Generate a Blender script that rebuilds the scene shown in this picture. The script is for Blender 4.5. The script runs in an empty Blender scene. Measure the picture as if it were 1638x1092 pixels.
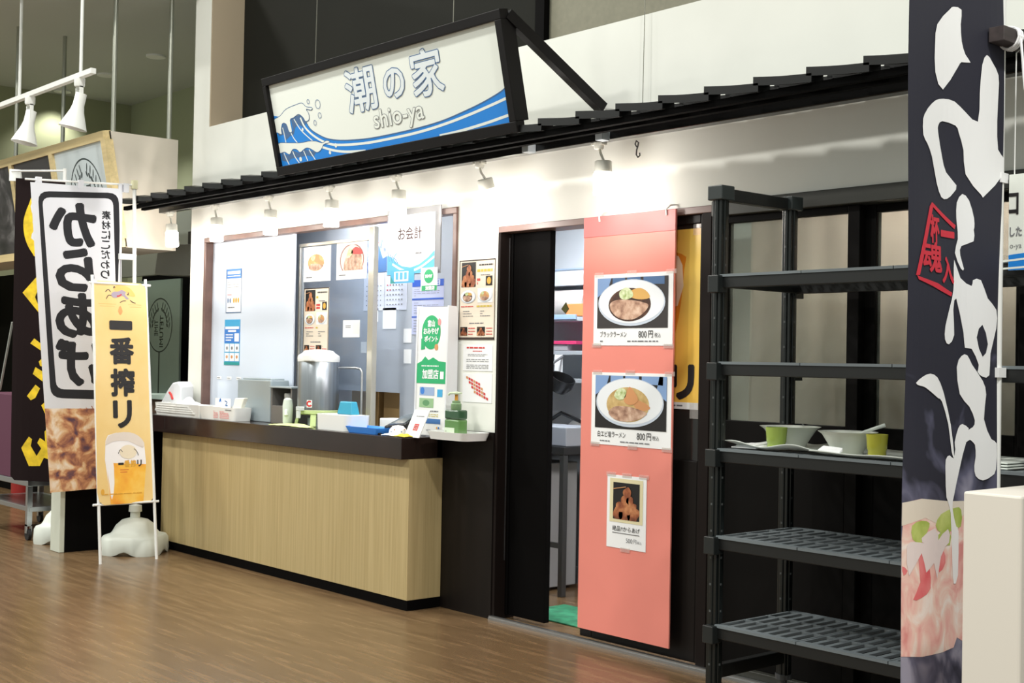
import bpy, bmesh, math, random
from mathutils import Vector, Matrix
random.seed(7)
SC = bpy.context.scene
COL = SC.collection
PI = math.pi

# ------------------------------------------------------------------ camera, world, exposure, hall lamps
F_PX, YAW, ROLL, PITCH = 2073.3, 0.85135, 0.018205, 0.015826
cyw, syw, cp, sp = math.cos(YAW), math.sin(YAW), math.cos(PITCH), math.sin(PITCH)
fwd = Vector((-syw*cp, cyw*cp, sp)); rgt = Vector((cyw, syw, 0)); upv = rgt.cross(fwd)
c_, s_ = math.cos(ROLL), math.sin(ROLL)
cr = c_*rgt + s_*upv; cu = -s_*rgt + c_*upv
cam = bpy.data.cameras.new('camera'); camo = bpy.data.objects.new('camera', cam); COL.objects.link(camo)
cam.sensor_width = 36.0; cam.sensor_fit = 'HORIZONTAL'; cam.lens = F_PX*36.0/1638.0
cam.clip_start = 0.05
camo.matrix_world = Matrix(((cr.x, cu.x, -fwd.x, 5.0703), (cr.y, cu.y, -fwd.y, -4.3422), (cr.z, cu.z, -fwd.z, 1.32), (0, 0, 0, 1)))
SC.camera = camo
SC.view_settings.view_transform = 'Standard'
SC.view_settings.look = 'None'
SC.view_settings.exposure = 0.1
SC.view_settings.gamma = 1.0
SC.view_settings.use_curve_mapping = False
W = bpy.data.worlds.new('hall_ambient'); SC.world = W; W.use_nodes = True
W.node_tree.nodes['Background'].inputs[0].default_value = (0.93, 1.0, 0.93, 1)
W.node_tree.nodes['Background'].inputs[1].default_value = 0.48

def area(name, loc, size, power, col=(1, 1, 1), rot=(0, 0, 0), shape='DISK'):
    l = bpy.data.lights.new(name, 'AREA'); l.shape = shape; l.size = size; l.energy = power; l.color = col
    o = bpy.data.objects.new(name, l); o.location = loc; o.rotation_euler = rot; COL.objects.link(o); return o
for hx in (-8.0, -4.5, -1.0, 5.5):                 # unseen hall ceiling lamps, columns and power arranged for the light on the stalls
    for hy in (-2.6, -5.6):
        area('hall_ceiling_lamp', (hx, hy, 5.6), 0.4, 185 if hx > 3 else 125, (1.0, 0.98, 0.92))

# ------------------------------------------------------------------ helpers
def lin(c):
    c = c/255.0
    return c/12.92 if c <= 0.04045 else ((c+0.055)/1.055)**2.4
def rgb(t): return (lin(t[0]), lin(t[1]), lin(t[2]), 1)
MATS = {}
def M(name, col=None, rough=0.5, metal=0.0, spec=0.5, var=0.0, scale=8.0, stretch=(1, 1, 1), bump=0.0, emit=None, stops=None, detail=4, dist=0.0, coat=0.0):
    if name in MATS: return MATS[name]
    m = bpy.data.materials.new(name); m.use_nodes = True; nt = m.node_tree; b = nt.nodes['Principled BSDF']
    b.inputs['Roughness'].default_value = rough; b.inputs['Metallic'].default_value = metal
    b.inputs['Specular IOR Level'].default_value = spec; b.inputs['Coat Weight'].default_value = coat
    if col: b.inputs['Base Color'].default_value = rgb(col)
    if emit:
        b.inputs['Emission Color'].default_value = rgb(emit[0]); b.inputs['Emission Strength'].default_value = emit[1]
    if var or bump or stops:
        tc = nt.nodes.new('ShaderNodeTexCoord'); mp = nt.nodes.new('ShaderNodeMapping'); mp.inputs['Scale'].default_value = stretch
        nz = nt.nodes.new('ShaderNodeTexNoise'); nz.inputs['Scale'].default_value = scale; nz.inputs['Detail'].default_value = detail
        nz.inputs['Distortion'].default_value = dist
        nt.links.new(tc.outputs['Object'], mp.inputs[0]); nt.links.new(mp.outputs[0], nz.inputs['Vector'])
        if var or stops:
            rp = nt.nodes.new('ShaderNodeValToRGB')
            if stops:
                while len(rp.color_ramp.elements) < len(stops): rp.color_ramp.elements.new(0.5)
                for e, (p, c) in zip(rp.color_ramp.elements, stops): e.position = p; e.color = rgb(c)
            else:
                rp.color_ramp.elements[0].position = 0.3; rp.color_ramp.elements[1].position = 0.7
                rp.color_ramp.elements[0].color = rgb([max(0, x*(1-var)) for x in col]); rp.color_ramp.elements[1].color = rgb([min(255, x*(1+var)) for x in col])
            nt.links.new(nz.outputs[0], rp.inputs[0]); nt.links.new(rp.outputs[0], b.inputs['Base Color'])
        if bump:
            bp_ = nt.nodes.new('ShaderNodeBump'); bp_.inputs['Strength'].default_value = bump; bp_.inputs['Distance'].default_value = 0.01
            nt.links.new(nz.outputs[0], bp_.inputs['Height']); nt.links.new(bp_.outputs[0], b.inputs['Normal'])
    MATS[name] = m; return m
def glassy(name, tint=(255, 255, 255), refl=0.12, rough=0.02, haze=0.0):
    if name in MATS: return MATS[name]
    m = bpy.data.materials.new(name); m.use_nodes = True; nt = m.node_tree
    for n in list(nt.nodes): nt.nodes.remove(n)
    out = nt.nodes.new('ShaderNodeOutputMaterial'); tr = nt.nodes.new('ShaderNodeBsdfTransparent'); gl = nt.nodes.new('ShaderNodeBsdfGlossy')
    df = nt.nodes.new('ShaderNodeBsdfDiffuse'); df.inputs[0].default_value = rgb(tint)
    mx0 = nt.nodes.new('ShaderNodeMixShader'); mx0.inputs[0].default_value = haze
    tr.inputs[0].default_value = rgb(tint); gl.inputs['Roughness'].default_value = rough
    lw = nt.nodes.new('ShaderNodeLayerWeight'); lw.inputs[0].default_value = refl
    mx = nt.nodes.new('ShaderNodeMixShader')
    nt.links.new(lw.outputs['Fresnel'], mx.inputs[0]); nt.links.new(tr.outputs[0], mx0.inputs[1]); nt.links.new(df.outputs[0], mx0.inputs[2])
    nt.links.new(mx0.outputs[0], mx.inputs[1]); nt.links.new(gl.outputs[0], mx.inputs[2]); nt.links.new(mx.outputs[0], out.inputs[0])
    MATS[name] = m; return m

def thing(name, label, cat, loc=(0, 0, 0), rz=0.0, group=None):
    o = bpy.data.objects.new(name, None); COL.objects.link(o); o.location = loc; o.rotation_euler = (0, 0, rz)
    o.empty_display_size = 0.1
    o['label'] = label; o['category'] = cat
    if group: o['group'] = group
    return o
def tag(o, label, cat, group=None):
    o['label'] = label; o['category'] = cat
    if group: o['group'] = group
    return o
def struct(o): o['kind'] = 'structure'; return o
def dup(root, delta=(0, 0, 0), label=None, rz=None):
    r = root.copy(); COL.objects.link(r); r.location = root.location + Vector(delta)
    if rz is not None: r.rotation_euler = (0, 0, rz)
    if label: r['label'] = label
    for ch in list(root.children):
        c = ch.copy(); COL.objects.link(c); c.parent = r
        for g in list(ch.children):
            d = g.copy(); COL.objects.link(d); d.parent = c
    return r
def basis(o):
    return Matrix.Translation(o.location) @ o.rotation_euler.to_matrix().to_4x4()
def world_of(o):
    return basis(o) if o.parent is None else world_of(o.parent) @ o.matrix_parent_inverse @ basis(o)

class MB:
    """one mesh: shapes in world coordinates; done() links it as ONE object (child of parent)"""
    def __init__(s): s.bm = bmesh.new(); s.mats = []; s.cur = 0
    def mat(s, m):
        if m not in s.mats: s.mats.append(m)
        s.cur = s.mats.index(m); return s
    def face(s, vs):
        try: f = s.bm.faces.new(vs); f.material_index = s.cur; return f
        except ValueError: return None
    def box(s, a, b):
        x0, x1 = sorted((a[0], b[0])); y0, y1 = sorted((a[1], b[1])); z0, z1 = sorted((a[2], b[2]))
        v = [s.bm.verts.new(p) for p in ((x0, y0, z0), (x1, y0, z0), (x1, y1, z0), (x0, y1, z0), (x0, y0, z1), (x1, y0, z1), (x1, y1, z1), (x0, y1, z1))]
        for f in ((0, 3, 2, 1), (4, 5, 6, 7), (0, 1, 5, 4), (1, 2, 6, 5), (2, 3, 7, 6), (3, 0, 4, 7)): s.face([v[i] for i in f])
        return s
    def hexa(s, p):   # 8 points: bottom loop ccw, top loop ccw
        v = [s.bm.verts.new(q) for q in p]
        for f in ((0, 3, 2, 1), (4, 5, 6, 7), (0, 1, 5, 4), (1, 2, 6, 5), (2, 3, 7, 6), (3, 0, 4, 7)): s.face([v[i] for i in f])
        return s
    def beam(s, p, q, w, h, up=(0, 0, 1)):   # rectangular bar p->q
        p, q = Vector(p), Vector(q); d = (q-p).normalized(); u = Vector(up)
        a = d.cross(u)
        if a.length < 1e-4: a = d.cross(Vector((1, 0, 0)))
        a.normalize(); b = a.cross(d)
        a *= w/2; b *= h/2
        return s.hexa([p-a-b, p+a-b, q+a-b, q-a-b, p-a+b, p+a+b, q+a+b, q-a+b])
    def tube(s, pts, r, n=10, caps=True):
        pts = [Vector(p) for p in pts]; rr = r if isinstance(r, (list, tuple)) else [r]*len(pts)
        rings = []
        ref = None
        for i, p in enumerate(pts):
            d = (pts[min(i+1, len(pts)-1)]-pts[max(i-1, 0)]).normalized()
            if ref is None:
                ref = d.orthogonal().normalized()
            ref = (ref - d*ref.dot(d)).normalized(); b = d.cross(ref)
            rings.append([s.bm.verts.new(p+(ref*math.cos(2*PI*k/n)+b*math.sin(2*PI*k/n))*rr[i]) for k in range(n)])
        for a, b in zip(rings, rings[1:]):
            for k in range(n): s.face([a[k], a[(k+1) % n], b[(k+1) % n], b[k]])
        if caps: s.face(rings[0][::-1]); s.face(rings[-1])
        return s
    def lathe(s, c, prof, n=24, sx=1.0, sy=1.0, axis=None):   # prof: (r,z); axis optional matrix
        rings = []
        for r, z in prof:
            if r < 1e-5: rings.append([s.bm.verts.new(s._ax((0, 0, z), c, axis))])
            else: rings.append([s.bm.verts.new(s._ax((r*sx*math.cos(2*PI*k/n), r*sy*math.sin(2*PI*k/n), z), c, axis)) for k in range(n)])
        for a, b in zip(rings, rings[1:]):
            for k in range(n):
                if len(a) == 1 and len(b) == 1: continue
                if len(a) == 1: s.face([a[0], b[(k+1) % n], b[k]])
                elif len(b) == 1: s.face([a[k], a[(k+1) % n], b[0]])
                else: s.face([a[k], a[(k+1) % n], b[(k+1) % n], b[k]])
        if len(rings[0]) > 1: s.face(rings[0][::-1])
        if len(rings[-1]) > 1: s.face(rings[-1])
        return s
    def _ax(s, p, c, axis):
        p = Vector(p)
        if axis is not None: p = axis @ p
        return Vector(c)+p
    def rbox(s, c, sx, sy, z0, z1, r, taper=1.0, n=5, rz=0.0, wall=None):   # rounded-corner tub/box, top scaled by taper; wall -> open tray
        def loop(ax, ay, z, r):
            L = []
            for cx, cy, a0 in ((ax/2-r, ay/2-r, 0), (-ax/2+r, ay/2-r, PI/2), (-ax/2+r, -ay/2+r, PI), (ax/2-r, -ay/2+r, 1.5*PI)):
                for k in range(n+1):
                    a = a0+k*PI/2/n; x = cx+r*math.cos(a); y = cy+r*math.sin(a)
                    L.append(s.bm.verts.new((c[0]+x*math.cos(rz)-y*math.sin(rz), c[1]+x*math.sin(rz)+y*math.cos(rz), z)))
            return L
        rings = [loop(sx, sy, z0, r), loop(sx*taper, sy*taper, z1, r)]
        if wall:
            rings += [loop(sx*taper-2*wall, sy*taper-2*wall, z1, max(r-wall, .002)), loop(sx-2*wall, sy-2*wall, z0+wall, max(r-wall, .002))]
        for a, b in zip(rings, rings[1:]):
            for k in range(len(a)): s.face([a[k], a[(k+1) % len(a)], b[(k+1) % len(a)], b[k]])
        s.face(rings[0][::-1]); s.face(rings[-1])
        return s
    def prism(s, pts, d):   # closed polygon of 3D points, extruded by vector d
        a = [s.bm.verts.new(Vector(p)) for p in pts]; b = [s.bm.verts.new(Vector(p)+Vector(d)) for p in pts]
        s.face(a[::-1]); s.face(b)
        for k in range(len(a)): s.face([a[k], a[(k+1) % len(a)], b[(k+1) % len(a)], b[k]])
        return s
    def done(s, name, mat=None, parent=None, bevel=0.0, smooth=False, solid=0.0, subsurf=0):
        bm = s.bm
        bmesh.ops.recalc_face_normals(bm, faces=bm.faces[:])
        me = bpy.data.meshes.new(name); bm.to_mesh(me); bm.free()
        ms = [mat] if mat else s.mats
        for m in ms: me.materials.append(m)
        o = bpy.data.objects.new(name, me); COL.objects.link(o)
        if parent is not None:
            o.parent = parent; o.matrix_parent_inverse = world_of(parent).inverted()
        if smooth:
            for p in me.polygons: p.use_smooth = True
            try: me.set_sharp_from_angle(angle=math.radians(40))
            except Exception: pass
        if solid:
            md = o.modifiers.new('solid', 'SOLIDIFY'); md.thickness = solid; md.offset = 0
        if bevel:
            md = o.modifiers.new('bevel', 'BEVEL'); md.width = bevel; md.segments = 2; md.limit_method = 'ANGLE'; md.angle_limit = math.radians(40)
        if subsurf:
            md = o.modifiers.new('sub', 'SUBSURF'); md.levels = subsurf; md.render_levels = subsurf
        return o

_TXT = {}
def text_shape(st, bold=0.0):
    key = (st, bold)
    if key in _TXT: return _TXT[key]
    c = bpy.data.curves.new('lettering', 'FONT'); c.body = st; c.size = 1.0; c.offset = bold; c.resolution_u = 3
    o = bpy.data.objects.new('lettering', c); COL.objects.link(o)
    me = bpy.data.meshes.new_from_object(o.evaluated_get(bpy.context.evaluated_depsgraph_get()))
    V = [(v.co.x, v.co.y) for v in me.vertices]; Fc = [tuple(p.vertices) for p in me.polygons]
    bpy.data.objects.remove(o); bpy.data.curves.remove(c); bpy.data.meshes.remove(me)
    _TXT[key] = (V, Fc); return _TXT[key]
def smooth_poly(pts, n=4):
    out = []; N = len(pts)
    for i in range(N):
        p0, p1, p2, p3 = (pts[(i+k-1) % N] for k in range(4))
        for k in range(n):
            t = k/n
            out.append(tuple(0.5*((2*p1[j])+(-p0[j]+p2[j])*t+(2*p0[j]-5*p1[j]+4*p2[j]-p3[j])*t*t+(-p0[j]+3*p1[j]-3*p2[j]+p3[j])*t*t*t) for j in (0, 1)))
    return out
def smooth_line(pts, n=6):
    P = [pts[0]]+list(pts)+[pts[-1]]; out = []
    for i in range(1, len(P)-2):
        p0, p1, p2, p3 = P[i-1:i+3]
        for k in range(n):
            t = k/n
            out.append(tuple(0.5*((2*p1[j])+(-p0[j]+p2[j])*t+(2*p0[j]-5*p1[j]+4*p2[j]-p3[j])*t*t+(-p0[j]+3*p1[j]-3*p2[j]+p3[j])*t*t*t) for j in (0, 1)))
    out.append(tuple(pts[-1])); return out

class Print:
    """flat printing (u,v in metres) laid on a surface: layer by layer, a fraction of a millimetre proud"""
    def __init__(s, O, U=(1, 0, 0), V=(0, 0, 1), N=(0, -1, 0), wave=None, cuts=None, step=0.0004, base=0.0006):
        s.O, s.U, s.V, s.N = Vector(O), Vector(U).normalized(), Vector(V).normalized(), Vector(N).normalized()
        s.bm = bmesh.new(); s.mats = []; s.wave = wave; s.cuts = cuts; s.step = step; s.base = base; s.lay = s.bm.verts.layers.float.new('lay'); s.k = 0; s.clip = None; s.clamp = None
    def _mi(s, m):
        if m not in s.mats: s.mats.append(m)
        return s.mats.index(m)
    def raw(s, V, Fc, m, layer):
        mi = s._mi(m); vs = []
        for u, v in V:
            w = s.bm.verts.new((u, v, 0)); w[s.lay] = layer; vs.append(w)
        for f in Fc:
            try: g = s.bm.faces.new([vs[i] for i in f]); g.material_index = mi
            except ValueError: pass
    def poly(s, pts, m, layer=1, sm=0):
        if sm: pts = smooth_poly(pts, sm)
        if s.clamp: pts = [(min(max(a, s.clamp[0]), s.clamp[2]), min(max(b, s.clamp[1]), s.clamp[3])) for a, b in pts]
        if s.clip:
            pts = clip_poly(pts, s.clip)
            if len(pts) < 3: return s
        s.raw(pts, [tuple(range(len(pts)))], m, layer); return s
    def rect(s, u0, v0, u1, v1, m, layer=1): return s.poly([(u0, v0), (u1, v0), (u1, v1), (u0, v1)], m, layer)
    def ell(s, u, v, a, b, m, layer=1, n=28, rot=0.0):
        return s.poly([(u+a*math.cos(2*PI*k/n)*math.cos(rot)-b*math.sin(2*PI*k/n)*math.sin(rot), v+a*math.cos(2*PI*k/n)*math.sin(rot)+b*math.sin(2*PI*k/n)*math.cos(rot)) for k in range(n)], m, layer)
    def line(s, pts, w, m, layer=1, sm=1):
        if sm and len(pts) > 2: pts = smooth_line(pts)
        L, R = [], []
        for i, p in enumerate(pts):
            a = pts[max(i-1, 0)]; b = pts[min(i+1, len(pts)-1)]
            d = math.hypot(b[0]-a[0], b[1]-a[1]) or 1
            nx, ny = -(b[1]-a[1])/d*w/2, (b[0]-a[0])/d*w/2
            L.append((p[0]+nx, p[1]+ny)); R.append((p[0]-nx, p[1]-ny))
        n = len(pts)
        s.raw(L+R, [(i, i+1, n+i+1, n+i) for i in range(n-1)], m, layer); return s
    def ring(s, u, v, a, b, w, m, layer=1, n=36):
        return s.line([(u+a*math.cos(2*PI*k/n), v+b*math.sin(2*PI*k/n)) for k in range(n+1)], w, m, layer, sm=0)
    def text(s, st, u0, v0, u1, v1, m, layer=2, bold=0.0, mirror=False, rot=0.0, turn=False, grow=0.0, fat=0.0):
        V, Fc = text_shape(st, bold)
        if not V: return s
        V0 = text_shape(st, 0.0)[0] if grow else V
        x0 = min(p[0] for p in V0); x1 = max(p[0] for p in V0); y0 = min(p[1] for p in V0); y1 = max(p[1] for p in V0)
        out = []
        for x, y in V:
            a = (x-x0)/(x1-x0 or 1); b = (y-y0)/(y1-y0 or 1)
            if turn: a, b = b, 1-a
            if mirror: a = 1-a
            u = u0+a*(u1-u0); v = v0+b*(v1-v0)
            if rot:
                cu_, cv_ = (u0+u1)/2, (v0+v1)/2; du, dv = u-cu_, v-cv_
                u = cu_+du*math.cos(rot)-dv*math.sin(rot); v = cv_+du*math.sin(rot)+dv*math.cos(rot)
            out.append((u, v))
        if fat:
            for k in range(10):
                du, dv = fat*math.cos(k*PI/5), fat*math.sin(k*PI/5)
                s.raw([(a+du, b+dv) for a, b in out], Fc, m, layer+k*.08)
        s.raw(out, Fc, m, layer+(.8 if fat else 0)); return s
    def lines(s, u0, v0, u1, v1, n, m, layer=2, fill=0.45):   # greeked rows too small to read
        h = (v1-v0)/n; rnd = random.Random(n*31+int(abs(u0)*999))
        for i in range(n):
            y = v1-(i+0.5)*h; x = u0
            while x < u1-(u1-u0)*0.04:
                w = (u1-u0)*rnd.uniform(.06, .2); e = min(x+w, u1)
                s.rect(x, y-h*fill/2, e, y+h*fill/2, m, layer); x = e+(u1-u0)*rnd.uniform(.015, .04)
                if rnd.random() < 0.08: break
        return s
    def build(s, name, parent=None):
        bm = s.bm
        if s.cuts:
            for ax, vals in ((0, s.cuts[0]), (1, s.cuts[1])):
                for c in vals:
                    p = Vector((0, 0, 0)); p[ax] = c; nrm = Vector((0, 0, 0)); nrm[ax] = 1
                    bmesh.ops.bisect_plane(bm, geom=bm.verts[:]+bm.edges[:]+bm.faces[:], plane_co=p, plane_no=nrm, dist=1e-6)
        bmesh.ops.triangulate(bm, faces=[f for f in bm.faces if len(f.verts) > 4])
        for f in bm.faces:
            f.normal_update()
            if f.normal.z < 0: f.normal_flip()
        flip = s.U.cross(s.V).dot(s.N) < 0
        if flip: bmesh.ops.reverse_faces(bm, faces=bm.faces[:])
        for v in bm.verts:
            u, w = v.co.x, v.co.y; off = s.base+v[s.lay]*s.step
            if s.wave: off += s.wave(u, w)
            v.co = s.O+s.U*u+s.V*w+s.N*off
        me = bpy.data.meshes.new(name); bm.to_mesh(me); bm.free()
        for m in s.mats: me.materials.append(m)
        o = bpy.data.objects.new(name, me); COL.objects.link(o)
        if parent is not None: o.parent = parent; o.matrix_parent_inverse = world_of(parent).inverted()
        return o
def clip_poly(pts, r):
    u0, v0, u1, v1 = r
    for ax, val, sg in ((0, u0, 1), (0, u1, -1), (1, v0, 1), (1, v1, -1)):
        out = []
        for i in range(len(pts)):
            a, b = pts[i-1], pts[i]; ia = (a[ax]-val)*sg >= 0; ib = (b[ax]-val)*sg >= 0
            if ia != ib:
                t = (val-a[ax])/(b[ax]-a[ax]); out.append((a[0]+(b[0]-a[0])*t, a[1]+(b[1]-a[1])*t))
            if ib: out.append(b)
        pts = out
        if not pts: return []
    return pts

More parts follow.
